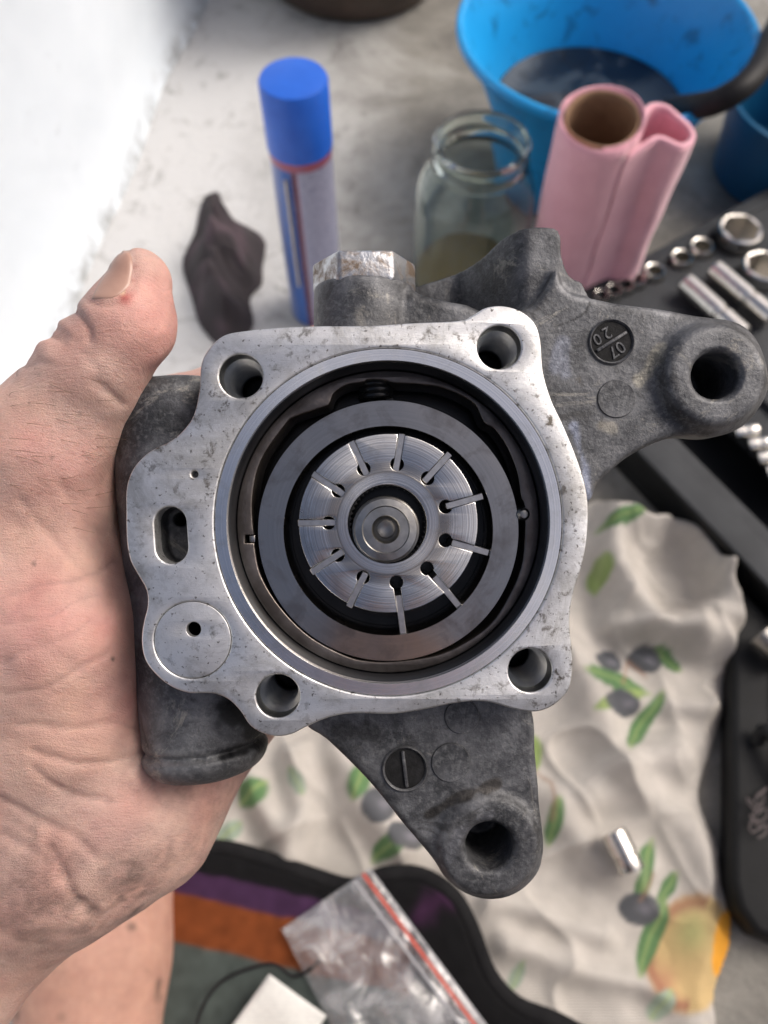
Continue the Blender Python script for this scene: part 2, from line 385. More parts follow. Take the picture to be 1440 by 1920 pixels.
Fc += [top + [n0 + 3, n0 + 1], [n0, n0 + 1, n0 + 3, n0 + 2], list(range(nz + 1)) + [n0 + 1, n0], [nx * (nz + 1) + k for k in range(nz + 1)] + [n0 + 3, n0 + 2]]
bm = bmesh.new(); bm.from_mesh(mk_mesh('t', V, Fc)); bmesh.ops.triangulate(bm, faces=[f for f in bm.faces if len(f.verts) > 4])
tag(bm_obj('low_wall', bm, m.m, None, None, True, 50), 'white plastered low wall along the edge of the floor', 'wall')

# ------------------------------------------------------------ the pump
pump = empty('hydraulic_pump', M=PUMPM)
tag(pump, 'open grey cast metal vane pump held in the hand, rotor and vanes showing', 'pump')
FL = [(373,733),(377,683),(391,654),(417,630),(453,621),(525,614),(597,611),(700,610),(777,605),(860,601),(888,590),(910,577),(941,573),(977,583),(1003,606),(1014,640),(1019,697),(1034,749),(1060,805),(1090,882),(1103,944),(1101,1011),(1091,1062),(1076,1110),(1068,1165),(1074,1235),(1070,1283),(1054,1310),(1027,1329),(1000,1335),(965,1330),(930,1320),(899,1315),(852,1319),(794,1331),(736,1339),(666,1338),(619,1345),(579,1361),(547,1377),(518,1381),(489,1374),(467,1359),(452,1336),(431,1314),(406,1302),(381,1300),(355,1300),(323,1289),(294,1267),(272,1238),(265,1202),(269,1166),(276,1137),(274,1107),(260,1081),(244,1051),(237,1012),(236,960),(236,921),(243,892),(258,867),(283,845),(319,827),(344,806),(363,777)]
BC = (728, 979)                                     # bore centre on the face
def P2(q, dz=0.): return P(q[0], q[1], dz).to_2d()
fl_out = [p.to_2d() for p in catmull([P(*q) for q in FL], 5)]
bolts = [(452,705), (936,651), (994,1257), (521,1305)]
def capsule(a, b, r, n=14):
    a, b = Vector(a), Vector(b); t = math.atan2((b - a).y, (b - a).x); L = []
    for k in range(n + 1): L.append(b + r * Vector((math.cos(t - math.pi / 2 + math.pi * k / n), math.sin(t - math.pi / 2 + math.pi * k / n))))
    for k in range(n + 1): L.append(a + r * Vector((math.cos(t + math.pi / 2 + math.pi * k / n), math.sin(t + math.pi / 2 + math.pi * k / n))))
    return L
slot_a, slot_b, slot_r = P2((319, 980)), P2((322, 1027)), S(30)
plug_c = P2((361, 1200))
pits = [((365, 889), 6.5), ((286, 1077), 6), ((1052, 1301), 6), ((893, 1297), 2.5)]
holes = [circ(P2(BC), S(327), 160)] + [circ(P2(b), S(41), 48) for b in bolts] + [capsule(slot_a, slot_b, slot_r), circ(plug_c, S(72.4), 72)]
holes += [circ(P2(c), S(r), 12) for c, r in pits[:1]]
face = plate('machined_flange', [fl_out] + holes, 0, .006, .0005, MAT['mach'], pump)
face['label'] = 'bright machined mounting face'

# cast housing, one continuous casting with blended bosses and brackets
hv = .00062
X, Y, Z, org = grid(P(205, 1705, 30), P(1450, 428, 30), hv)
zs = np.arange(-.054, -.002 + hv, hv, dtype=np.float32); Z = zs[None, None, :]; org[2] = zs[0]
X2, Y2 = X[:, :, 0] + 0 * Y[:, :, 0], Y[:, :, 0] + 0 * X[:, :, 0]
def zc(a, b): return -b / 1000, -a / 1000
def polyP(pts, dz, sub=4): return catmull([P(*q, dz) for q in pts], sub)
d_fl = sd_poly2(X2, Y2, fl_out)
f = extr(d_fl + .0004, Z, *zc(3, 24), rnd=.0015)
RB = [(1000,570),(1041,505),(1055,533),(1080,551),(1163,569),(1240,579),(1317,594),(1383,605),(1419,636),(1437,687),(1439,733),(1419,769),(1389,800),(1342,815),(1291,815),(1240,826),(1188,851),(1152,877),(1121,908),(1104,942),(1040,980),(900,900),(900,640)]
BB = [(570,1350),(611,1386),(655,1428),(697,1473),(774,1567),(815,1617),(833,1644),(860,1668),(891,1683),(922,1689),(957,1683),(988,1664),(1012,1633),(1019,1594),(1017,1567),(1012,1504),(1004,1411),(998,1333),(960,1240),(800,1200),(620,1260)]
f = smin(f, extr(sd_poly2(X2, Y2, polyP(RB, 13)), Z, *zc(12, 23), rnd=.002), .0022)
f = smin(f, extr(sd_poly2(X2, Y2, polyP(BB, 13)), Z, *zc(12.5, 22), rnd=.0015), .0016)
f = smin(f, sd_cyl(X, Y, Z, P(1344, 703, 7.5), P(1344, 703, 7.5) - Vector((0, 0, .031)), S(97, 7.5), .0022), .0045)
f = smin(f, sd_cyl(X, Y, Z, P(918, 1589, 10.2), P(918, 1589, 10.2) - Vector((0, 0, .028)), S(94, 10.2), .0016), .0025)
va, vb = P(326, 822, 27), P(389, 1440, 27)          # control-valve bore running down the side
fv = sd_cyl(X, Y, Z, va + (va - vb).normalized() * S(105, 27), vb, S(113, 27), .006)
vd = (vb - va).normalized(); tt = (X - vb.x) * vd.x + (Y - vb.y) * vd.y + (Z - vb.z) * vd.z
fv = fv + .0013 * np.exp(-((tt + S(48, 27)) / .0009) ** 2) - .0007 * (tt > -S(48, 27))
f = smin(f, fv, .003)
f = smin(f, sd_cyl(X, Y, Z, P(683, 541, 24), P(683, 700, 24), S(94, 24), .0012), .002)      # boss under the hex plug
f = smin(f, extr(sd_poly2(X2, Y2, polyP([(760,546),(790,553),(840,566),(905,585),(910,660),(760,660)], 17, 2)), Z, *zc(15, 32), rnd=.0025), .002)
d_b = np.hypot(X2 - P2(BC)[0], Y2 - P2(BC)[1])
f = smin(f, extr(d_b - S(318), Z, *zc(18, 50), rnd=.004), .004)
for c in bolts: f = smin(f, sd_cyl(X, Y, Z, P(*c) - Vector((0, 0, .01)), P(*c) - Vector((0, 0, .040)), S(52), .002), .003)
WG = [(765,560),(772,522),(790,512),(854,492),(906,474),(941,453),(988,445),(1026,447),(1038,461),(1042,502),(1056,535),(1085,560),(1085,680),(780,680)]
wx = np.clip((X - P(850, 500, 24)[0]) / (P(985, 500, 24)[0] - P(850, 500, 24)[0]), 0, 1); wx = wx * wx * (3 - 2 * wx)
zt = -.036 + .020 * wx                                # the top wing rises towards the bracket
dw = sd_poly2(X2, Y2, polyP(WG, 24))[:, :, None]
f = smin(f, np.maximum(np.maximum(dw + .0, (Z - zt) * .9), -.046 - Z), .002)
# machined openings
f = np.maximum(f, -np.maximum(d_b[:, :, None] - S(310), -.042 - Z))
for (c, dz) in (((1344, 703), 7.5), ((918, 1589), 10.2)):
    q = np.hypot(X2 - P2(c, dz)[0], Y2 - P2(c, dz)[1])[:, :, None]
    f = np.maximum(f, -np.maximum(q - S(45, dz), -.034 - Z))
    f = np.maximum(f, -(np.maximum(q - S(52, dz) + (-dz / 1000 - Z) * .8, 0 * Z + q - S(60, dz))))
for c in bolts:
    q = np.hypot(X2 - P2(c)[0], Y2 - P2(c)[1])[:, :, None]; f = np.maximum(f, -np.maximum(q - S(43), -.036 - Z))
sq = sd_cone(X2, Y2, 0 * X2, (*slot_a, 0), (*slot_b, 0), slot_r + .0003, slot_r + .0003)[:, :, None]
f = np.maximum(f, -np.maximum(sq, -.013 - Z))
q = np.hypot(X2 - P2((338, 974), 13)[0], Y2 - P2((338, 974), 13)[1])[:, :, None]; f = np.maximum(f, -np.maximum(q - S(13, 13), -.03 - Z))
q = np.hypot(X2 - P2((363, 1180))[0], Y2 - P2((363, 1180))[1])[:, :, None]; f = np.maximum(f, -np.maximum(q - S(16), -.016 - Z))
f = f + .00012 * vnoise(X2, Y2, 0 * X2, .006, 3)[:, :, None]
V, Q = surface_nets(f, org, hv)
dep = FD - V[:, 2]; cpx = 720 + F * V[:, 0] / dep; cpy = 960 - F * V[:, 1] / dep
cn = vnoise(V[:, 0], V[:, 1], V[:, 2], .005, 11); cn2 = vnoise(V[:, 0], V[:, 1], V[:, 2], .0022, 12); cn3 = vnoise(V[:, 0], V[:, 1], V[:, 2], .013, 13)
tint = np.ones((len(V), 3)) * (1 + .16 * cn3 + .10 * cn)[:, None]
def stain_shade(pl, r, col, a, soft=.25):                  # ragged oil, deposits and bruises, and shade painted in the wing valley
    global tint
    q = poly_dist(cpx, cpy, pl) / r + .55 * cn + .35 * cn2; k = (a / (1 + np.exp((q - .8) / (soft * .4))))[:, None]; tint = tint * (1 - k) + np.array(col) * k
stain_shade([(430, 1325), (470, 1365), (500, 1400)], 38, (.12, .12, .12), .95); stain_shade([(480, 1395), (420, 1415)], 16, (.15, .15, .15), .8)
stain_shade([(640, 1365), (700, 1375)], 24, (.35, .34, .32), .8); stain_shade([(800, 1530), (850, 1500), (930, 1470)], 11, (.30, .26, .22), .9); stain_shade([(640, 1400), (720, 1490), (800, 1590)], 14, (.5, .5, .5), .6)
stain_shade([(1240, 650), (1215, 700), (1200, 715)], 12, (2.6, 2.4, 1.9), .75); stain_shade([(1128, 795), (1145, 800)], 16, (2.3, 2.1, 1.7), .7); stain_shade([(1085, 710), (1090, 722)], 8, (.5, .42, .3), .9)
stain_shade([(1040, 690), (1052, 640), (1062, 700)], 14, (1.7, 1.8, 2.1), .6); stain_shade([(1075, 800), (1098, 880), (1102, 930)], 9, (2.4, 2.6, 3.2), .8); stain_shade([(1050, 540), (1160, 565), (1250, 585)], 12, (1.7, 1.7, 1.7), .6)
stain_shade([(1044, 612), (1075, 600), (1100, 585), (1106, 566)], 2.2, (.25, .25, .25), .9); stain_shade([(800, 560), (880, 560), (930, 520)], 40, (.55, .55, .55), .7); stain_shade([(290, 1410), (400, 1420)], 14, (1.5, 1.5, 1.45), .6)  # middle call paints shade into the valley beside the top wing
stain_shade([(265, 760), (300, 745), (330, 760)], 20, (1.5, 1.5, 1.5), .5); stain_shade([(890, 1520), (960, 1520)], 10, (1.6, 1.6, 1.6), .6); stain_shade([(840, 1610), (862, 1560), (920, 1530)], 9, (1.5, 1.5, 1.55), .6)
me = mesh_np('cast_housing', V, Q); set_col(me, np.clip(tint, .05, 3.5)); ho = link('cast_housing', me, MAT['cast'], pump, None, True, 0)
sm = ho.modifiers.new('smooth', 'SMOOTH'); sm.factor = .5; sm.iterations = 2
ho['label'] = 'dark grey rough cast housing with two brackets'
CAST = BVHTree.FromPolygons([tuple(v) for v in V], [tuple(int(k) for k in q) for q in Q])
def zcast(px, py, dz=12.):
    p = P2((px, py), dz); h = CAST.ray_cast(Vector((p[0], p[1], .05)), Vector((0, 0, -1)))
    return h[0].z if h[0] is not None else -dz / 1000

# bore: turned rim, wall and floor
c3 = P(*BC)
lathe('bore_rim', [(S(326.5), -.003), (S(326.5), -.00045), (S(325), -.0002), (S(304), -.0002), (S(302), -.0007), (S(302), -.0022), (S(303), -.004)], MAT['rim'], pump, c3, 160)['label'] = 'bright turned rim around the bore'
lathe('bore_wall', [(S(302.2), -.0018), (S(301), -.0022), (S(300.5), -.030), (S(300.5), -.036), (0, -.036)], MAT['bore'], pump, c3, 160)
# threaded bolt holes
th = [(S(41), -.0004), (S(40.6), -.001), (S(40), -.0052), (S(36), -.0060)]
for k in range(9): th += [(S(38), -.0062 - k * .0021), (S(32), -.0072 - k * .0021)]
th += [(S(32.5), -.0258)]
tme = lathe_mesh('threaded_hole', th, 48)
for c in bolts: link('threaded_hole', tme, MAT['thread'], pump, P(*c), True, 25)
# pressed plug with bleed hole, pocket floor pieces
po = plate('core_plug', [circ(plug_c, S(71.5), 72), circ(P2((363, 1180)), S(14), 28)], -.00002, .005, .00015, MAT['mach'], pump)
lathe('bleed_hole', [(S(14.2), -.0004), (S(13.6), -.006), (S(12), -.012), (0, -.014)], MAT['pit'], pump, P(363, 1180), 28)

# adapter ring
DA = 10.6
AD = [(475,1001),(473,932),(489,863),(535,795),(553,781),(603,764),(617,757),(626,737),(649,722),(681,716),(690,712),(724,713),(741,718),(810,723),(855,737),(890,757),(901,778),(910,794),(929,806),(952,840),(970,886),(977,930),(984,950),(984,1010),(977,1065),(956,1115),(924,1166),(878,1202),(819,1229),(741,1240),(695,1240),(649,1230),(580,1193),(525,1138),(489,1079),(478,1030)]
ad_in = [p.to_2d() for p in catmull([P(*q, DA) for q in AD], 5)]
notch = [P2((477, 1018), DA), P2((459, 1018), DA), P2((459, 1003), DA), P2((476, 1003), DA)]
cand = [p for p in ad_in if not (P2((0, 1021), DA)[1] < p[1] < P2((0, 1000), DA)[1] and p[0] < 0)]
k = max(range(len(cand)), key=lambda i: (cand[i] - cand[i - 1]).length)
prev = cand[k - 1]
ad_loop = cand[:k] + (notch if (prev - notch[0]).length < (prev - notch[-1]).length else notch[::-1]) + cand[k:]
c_a = P2(BC)
ar = plate('adapter_ring', [circ(c_a, S(299.5), 128), ad_loop], -DA / 1000, .013, .0004, MAT['adapt'], pump)
ar['label'] = 'oily brown steel ring inside the bore'
lathe('locating_pin', [(0, .0006), (S(7, 10), .0004), (S(12, 10), -.0004), (S(13, 10), -.0012), (S(13, 10), -.012)], MAT['shaft'], pump, P(982, 964, 9.2), 32)
rbox('ring_key', S(11, DA), S(14, DA), .008, MAT['cam'], pump, P(472, 1010.5, DA) + Vector((0, 0, -.0048)), .0003)
# cam ring, sprung in the adapter ring
lathe('cam_ring', [(S(195, 10.3), -.0004), (S(196.5, 10.3), 0), (S(244, 10.3), 0), (S(246, 10.3), -.0006), (S(246, 10.3), -.016), (S(195, 10.3), -.016)], MAT['cam'], pump, P(728, 995, 10.3), 160, True)['label'] = 'polished steel cam ring around the rotor'
hp = []
for k in range(97):
    a = 2 * math.pi * k / 24; hp.append(P(705, 706, 19) + Vector((S(26, 19) * math.cos(a), -S(46, 19) * k / 96, S(26, 19) * math.sin(a))))
tube('coil_spring', hp, .0011, MAT['black'], pump, 8)
# rotor with keyhole slots, vanes
DR = 10.5; rc = Vector(P2((728, 981), DR)); ang = [R(81.5 - 360 / 11 * k) for k in range(11)]
RO, RH, HR, SW = S(168, DR), S(112, DR), S(12.6, DR), S(6.4, DR)
out = []; asort = sorted([a % (2 * math.pi) for a in ang])
def rotp(a, r, t): return Vector((r * math.cos(a) - t * math.sin(a), r * math.sin(a) + t * math.cos(a)))
for i, a in enumerate(asort):
    da = math.asin(SW / RO); g = math.asin(SW / HR)
    nx_ = asort[(i + 1) % 11] + (2 * math.pi if i == 10 else 0)
    out.append(rotp(a, math.sqrt(RO ** 2 - SW ** 2), -SW))
    for k in range(17):
        t = -g - (2 * math.pi - 2 * g) * k / 16
        out.append(rotp(a, RH + HR * math.cos(t), HR * math.sin(t)))
    out.append(rotp(a, math.sqrt(RO ** 2 - SW ** 2), SW))
    for k in range(1, 10):
        t = a + da + (nx_ - a - 2 * da) * k / 10; out.append(Vector((RO * math.cos(t), RO * math.sin(t))))
sp = []
for k in range(44):
    for q, rr in ((-.3, 73), (-.12, 73), (.12, 69), (.3, 69)):
        t = 2 * math.pi * (k + q) / 44; sp.append(Vector((S(rr, DR) * math.cos(t), S(rr, DR) * math.sin(t))))
rotor = plate('rotor', [out, circ((P2((726, 983), DR) - rc), S(74, DR), 64)], 0, .016, .00022, MAT['rotor'], pump)
rotor.location = (rc.x, rc.y, -DR / 1000); rotor['label'] = 'slotted steel rotor'
lathe('hub_step', [(S(76, DR), .00012), (S(97, DR), .00012), (S(98.5, DR), -.0003)], MAT['rotor'], rotor, None, 96)
plate('spline', [circ((0, 0), S(76, DR), 64), sp], -.0028, .01, .0001, MAT['pit'], rotor)
ro = [170, 175, 185, 197, 205, 209, 174, 172, 170, 170, 169]
vme = None
for a, r in zip(ang, ro):
    if vme is None:
        v = rbox('vane', S(72, DR), S(12.2, DR), .014, MAT['vane'], rotor, None, .00012, 1); vme = v.data
    else: v = bpy.data.objects.new('vane', vme); C.objects.link(v); v.parent = rotor
    rm = S(r - 36, DR); v.location = (rm * math.cos(a), rm * math.sin(a), -.0073 - random.uniform(0, .0003)); v.rotation_euler.z = a + random.uniform(-.03, .03)
lathe('bore_floor', [(S(290, 27), 0), (0, 0)], MAT['pit'], pump, P(728, 981, 27), 64)
DS = 7.5
lathe('drive_shaft', [(0, -.009), (S(17, DS), -.008), (S(19, DS), -.003), (S(25, DS), -.0006), (S(27, DS), -.0003), (S(43, DS), -.0004), (S(45, DS), 0), (S(58, DS), -.0003), (S(62.5, DS), -.0010), (S(64, DS), -.0026), (S(63.5, DS), -.02)], MAT['shaft'], pump, P(723.5, 993, DS), 64)['label'] = 'dark drive shaft end with a centre hole'

# hex plug on top
hx = empty_loc = P(683, 523, 24)
bm = bmesh.new(); rh = S(98, 24); hh = S(56, 24)
lo = [bm.verts.new((rh * math.cos(R(60 * k + 95 - 90)), -hh / 2, rh * math.sin(R(60 * k + 95 - 90)))) for k in range(6)]
hi = [bm.verts.new((v.co.x, hh / 2, v.co.z)) for v in lo]
for k in range(6): bm.faces.new([lo[k], lo[(k + 1) % 6], hi[(k + 1) % 6], hi[k]])
bm.faces.new(hi); bm.faces.new(lo[::-1])
bmesh.ops.bevel(bm, geom=bm.edges[:], offset=.0011, segments=3, profile=.5, affect='EDGES')
hb = bm_obj('hex_plug', bm, MAT['bolt'], pump, hx); hb.rotation_euler = (0, R(8), R(1)); hb['label'] = 'rusty zinc hexagonal plug'
lathe('sealing_washer', [(S(86, 24), -.0008), (S(90, 24), -.0006), (S(90, 24), .0006), (S(86, 24), .0008)], MAT['cast'], pump, P(683, 550, 24), 48).rotation_euler = (R(90), 0, 0)

# cast date dials and ejector marks
def dial(px, py, barang, barlen, chars):
    z = max(zcast(px + 38 * math.cos(a) * q, py + 38 * math.sin(a) * q) for a in (0, 1, 2, 3, 4, 5) for q in (0, .5, 1)) - .0001
    c = P2((px, py), -z * 1000); r = S(43, 12)
    d = lathe('date_dial', [(r * 1.02, -.0006), (r, .0005), (r * .95, .0008), (r * .89, .0005), (r * .87, .0001), (0, .0001)], MAT['cast'], pump, (c[0], c[1], z), 64)
    lathe('dial_face', [(r * .872, .00022), (0, .00022)], MAT['dial'], d, None, 48)
    rbox('dial_bar', r * barlen, S(6.5, 12), .0009, MAT['cast'], d, (0, 0, .0004), .0003, 2, barang)
    for (s, x, y, rot, size) in chars:
        me = text_mesh('numeral', s, S(size, 12), .0002); t = link('numeral', me, MAT['cast'], d, ((x - px) * S(1, 12), (py - y) * S(1, 12), .0003), False); t.rotation_euler.z = rot
dial(1146, 641, R(32), 1.55, [('2', 1137, 624, R(205), 32), ('0', 1119, 636, R(205), 30), ('0', 1162, 651, R(215), 32), ('7', 1149, 660, R(215), 32)])
dial(759, 1441, R(97), 1.6, [])
for (px, py, r) in ((1155, 748, 36), (845, 1429, 37), (866, 1343, 33)):
    z = max(zcast(px + 25 * math.cos(a), py + 25 * math.sin(a)) for a in range(6)) - .0002; c = P2((px, py), -z * 1000); r = S(r, 12)
    lathe('ejector_mark', [(r * 1.03, -.0006), (r, .0002), (r * .96, .00055), (0, .0005)], MAT['cast'], pump, (c[0], c[1], z), 48)

# ------------------------------------------------------------ the person: hand with forearm, and bare foot
def skin_obj(name, caps, h, k, parent, Mx, detail=None):
    pts = [np.array(c[i]) for c in caps for i in (0, 1)]; rad = max(max(c[2], c[3]) for c in caps)
    lo = np.min(pts, 0) - rad; hi = np.max(pts, 0) + rad
    X, Y, Z, o = grid(lo, hi, h); f = None
    for c in caps:
        d = sd_cone(X, Y, Z, tuple(c[0]), tuple(c[1]), c[2], c[3]); kk = c[4] if len(c) > 4 else k
        f = d if f is None else smin(f, d, kk)
    V, Q = surface_nets(f, o, h); N = vnormals(V, Q)
    cols = None
    if detail: V, cols = detail(V, N)
    me = mesh_np(name, V, Q); set_col(me, cols); ob = link(name, me, MAT['skin'], parent, None, True, 0)
    if Mx is not None: me.transform(Mx)
    s_ = ob.modifiers.new('smooth', 'SMOOTH'); s_.factor = .5; s_.iterations = 2
    return ob, V, Q
person = empty('person', (-.2, -.08, 0))
tag(person, 'bare grubby left hand gripping the metal pump, bare foot on the floor below', 'person')
def cap(a, ra, b, rb, k=.006):
    return (P(*a), P(*b), S(ra, a[2]), S(rb, b[2]), k)
HC = [cap((263,528,8), 59, (240,612,8), 82), cap((240,612,8), 82, (172,706,12), 90, .004), cap((172,706,12), 90, (82,850,20), 122, .006),
      cap((82,850,20), 120, (96,1000,26), 106, .01), cap((96,1000,26), 104, (118,1180,24), 140, .012), cap((118,1180,24), 140, (140,1330,27), 128, .012),
      cap((20,1000,34), 150, (60,1350,36), 170, .014), cap((60,1200,40), 150, (190,1450,38), 138, .012),
      cap((420,1318,60), 112, (250,1510,42), 150, .012), cap((250,1510,42), 152, (130,1590,38), 150, .012), cap((60,1300,45), 160, (120,1560,44), 170, .012),
      cap((130,1570,42), 160, (-140,1790,48), 185, .008), cap((-140,1790,48), 185, (-420,2040,58), 205, .012),
      cap((160,950,68), 95, (300,1290,72), 110, .012), cap((240,1150,72), 100, (390,1300,74), 100, .012),
      cap((200,930,66), 72, (335,765,66), 58, .006), cap((335,765,66), 56, (470,706,66), 52, .004), cap((470,706,66), 52, (610,655,64), 46, .004),
      cap((240,1000,72), 64, (420,885,72), 58, .005), cap((420,885,72), 57, (640,800,70), 48, .004),
      cap((280,1110,74), 62, (460,1020,74), 57, .005), cap((460,1020,74), 56, (670,940,72), 47, .004),
      cap((330,1240,74), 58, (480,1150,74), 50, .005), cap((480,1150,74), 50, (640,1090,72), 42, .004)]
CREASE = [([(240,466),(253,482),(255,510),(250,536),(236,550)], .5, 4),  # polyline on the photo, depth mm, width px
 ([(128,573),(150,590),(168,618),(172,640)], .9, 6), ([(60,640),(95,630),(125,640)], .8, 6), ([(78,600),(110,618),(150,645)], .7, 6), ([(30,690),(70,678),(110,690)], .5, 5),
 ([(168,566),(200,570),(225,563)], .7, 5), ([(120,645),(160,665),(190,700)], .4, 6), ([(180,715),(215,745),(232,760)], .8, 8),
 ([(0,1120),(70,1095),(150,1090),(215,1050)], .5, 6), ([(0,1170),(90,1150),(180,1120)], .4, 5), ([(0,1240),(80,1215),(170,1170)], .4, 5), ([(10,1300),(90,1290),(200,1225)], .4, 5),
 ([(30,1360),(130,1365),(220,1350),(275,1375)], .5, 6), ([(60,1410),(140,1430),(230,1425),(290,1405)], .7, 7), ([(0,1500),(60,1530),(130,1560),(170,1600)], .7, 8), ([(60,1440),(130,1500),(200,1505)], .6, 7),
 ([(100,1470),(160,1505),(240,1500),(320,1470)], .4, 6), ([(90,1590),(120,1640),(140,1690),(175,1725)], 1.0, 9), ([(0,1560),(70,1600),(110,1650)], .6, 7), ([(150,1690),(190,1720),(230,1700)], .6, 8),
 ([(40,940),(100,1010),(160,1080)], .4, 8), ([(110,900),(160,980),(200,1010)], .4, 7), ([(275,1405),(300,1445),(350,1465)], .6, 7), ([(290,500),(300,560),(290,610)], .15, 8)]
BASE = np.array((.60, .395, .335))
def hand_detail(V, N):
    dep = FD - V[:, 2]; px = 720 + F * V[:, 0] / dep; py = 960 - F * V[:, 1] / dep; fr = np.clip(N[:, 2] * 3, 0, 1)
    V = V.copy(); disp = np.zeros(len(V))
    wob = 6 * vnoise(V[:, 0], V[:, 1], V[:, 2], .006, 8)
    for pl, a, wd_ in CREASE: disp -= a * .001 * np.exp(-((poly_dist(px + wob, py + wob, pl)) / wd_) ** 2) * fr
    disp += .0009 * vnoise(V[:, 0], V[:, 1], V[:, 2], .014, 5) + .0003 * vnoise(V[:, 0], V[:, 1], V[:, 2], .005, 6)
    kn = np.exp(-((px - 105) ** 2 + (py - 625) ** 2) / 60 ** 2); disp += kn * .0005 * np.sin((py * .55 - px * .8) / 9.)
    V += N * disp[:, None]
    c = np.tile(BASE, (len(V), 1)); n1 = vnoise(V[:, 0], V[:, 1], V[:, 2], .016, 21); n2 = vnoise(V[:, 0], V[:, 1], V[:, 2], .004, 22); n3 = vnoise(V[:, 0], V[:, 1], V[:, 2], .0016, 23)
    c *= (1 + .10 * n1 + .06 * n2 + .04 * n3)[:, None]; red = vnoise(V[:, 0], V[:, 1], V[:, 2], .009, 27)[:, None]; c = c * (1 + red * np.array((0, -.09, -.10)))
    def blob(x, y, r, col, a):
        nonlocal c; wgt = (a * np.exp(-((px - x) ** 2 + (py - y) ** 2) / r ** 2) * (.75 + .35 * n2))[:, None]; wgt = np.clip(wgt, 0, 1); c = c * (1 - wgt) + np.array(col) * wgt
    for x, y, r in ((300, 560, 75), (290, 640, 60), (60, 825, 45), (185, 1190, 60), (230, 1320, 60), (90, 1130, 90)): blob(x, y, r, (.60, .27, .25), .55)
    blob(236, 464, 9, (.10, .08, .07), .9); blob(252, 500, 5, (.40, .17, .14), .8); blob(250, 525, 5, (.40, .17, .14), .8); blob(235, 556, 13, (.42, .06, .05), .9); blob(228, 547, 6, (.75, .62, .42), .9)
    for x, y, r in ((150, 1060, 40), (140, 1320, 50), (60, 1000, 60), (40, 760, 60), (60, 1420, 60), (180, 1400, 40)): blob(x, y, r, (.70, .46, .36), .6)
    for x, y, r in ((150, 860, 60), (20, 1200, 60), (330, 1430, 60), (200, 1550, 60), (420, 1430, 60)): blob(x, y, r, (.58, .32, .30), .5)
    dirt = np.zeros(len(V))
    for x, y, r, a in ((330, 1470, 90, .30), (250, 1440, 60, .30), (235, 1640, 55, .55), (100, 1580, 100, .36), (60, 1690, 140, .42), (300, 1600, 80, .35), (420, 1500, 90, .32), (500, 1410, 60, .35), (140, 1480, 60, .25), (250, 1690, 60, .55), (150, 1720, 60, .5), (380, 1590, 50, .4)):
        dirt = np.maximum(dirt, a * np.exp(-((px - x) ** 2 + (py - y) ** 2) / r ** 2))
    dirt = dirt * np.clip(.75 + .9 * n2 + .7 * n3, 0, 1.4)
    ridge = .5 + .5 * np.sin((px * .55 + py * .8 + 14 * n1 + 4 * n2) * .75); dirt = dirt * (.8 + .3 * ridge)
    for pl, a, wd_ in CREASE: dirt = np.maximum(dirt, .30 * a * np.exp(-((poly_dist(px + wob, py + wob, pl)) / (wd_ * .6)) ** 2) * fr * (1 if pl[0][1] > 1000 else .6))
    for x, y, r in ((62, 1057, 3), (40, 1000, 3), (96, 855, 2.5), (75, 700, 2.5), (212, 1236, 4), (150, 780, 2.5), (120, 650, 2), (45, 860, 2)): dirt = np.maximum(dirt, .9 * np.exp(-((px - x) ** 2 + (py - y) ** 2) / r ** 2))
    dirt = np.clip(dirt, 0, .9)[:, None]
    return V, c * (1 - dirt) + np.array((.075, .06, .055)) * dirt
PL = Matrix.Translation((.2, .08, 0))
arm, HV, HQ = skin_obj('arm', HC, .00085, .006, person, PL @ PUMPM, hand_detail)
arm['label'] = 'bare left hand and forearm'
HB = BVHTree.FromPolygons([tuple(v) for v in HV], [tuple(int(k) for k in q) for q in HQ])
# thumbnail laid on the thumb
nl = [(233,462),(244,470),(251,486),(252,512),(246,536),(232,549),(212,560)]; nr = [(212,474),(206,484),(199,497),(190,512),(181,530),(173,548),(168,563)]
V = []; Fc = []; nu, nvv = 12, 24
L1 = catmull([Vector((*p, 0)) for p in nl], 4, False); L2 = catmull([Vector((*p, 0)) for p in nr], 4, False)
for j in range(nvv + 1):
    a = L1[round(j * (len(L1) - 1) / nvv)]; b = L2[round(j * (len(L2) - 1) / nvv)]
    for i in range(nu + 1):
        q = a.lerp(b, i / nu); d = (P(q.x, q.y, 0) - Vector((0, 0, FD))).normalized()
        h = HB.ray_cast(Vector((0, 0, FD)), d)
        if h[0] is None or h[0].z < -.022: h = HB.find_nearest(P(q.x, q.y, 12))
        edge = min(i, nu - i, j, nvv - j); V.append(h[0] + h[1] * (.00016 if edge > 1 else (.00008 if edge > 0 else -.0003)))
for j in range(nvv):
    for i in range(nu): a = j * (nu + 1) + i; Fc.append([a, a + 1, a + nu + 2, a + nu + 1])
bm = bmesh.new(); bm.from_mesh(mk_mesh('t', V, Fc)); bmesh.ops.smooth_vert(bm, verts=bm.verts, factor=.5); 
nlo = bm_obj('thumb_nail', bm, MAT['nail'], arm, None, True, 0); nlo.data.transform(PL @ PUMPM)

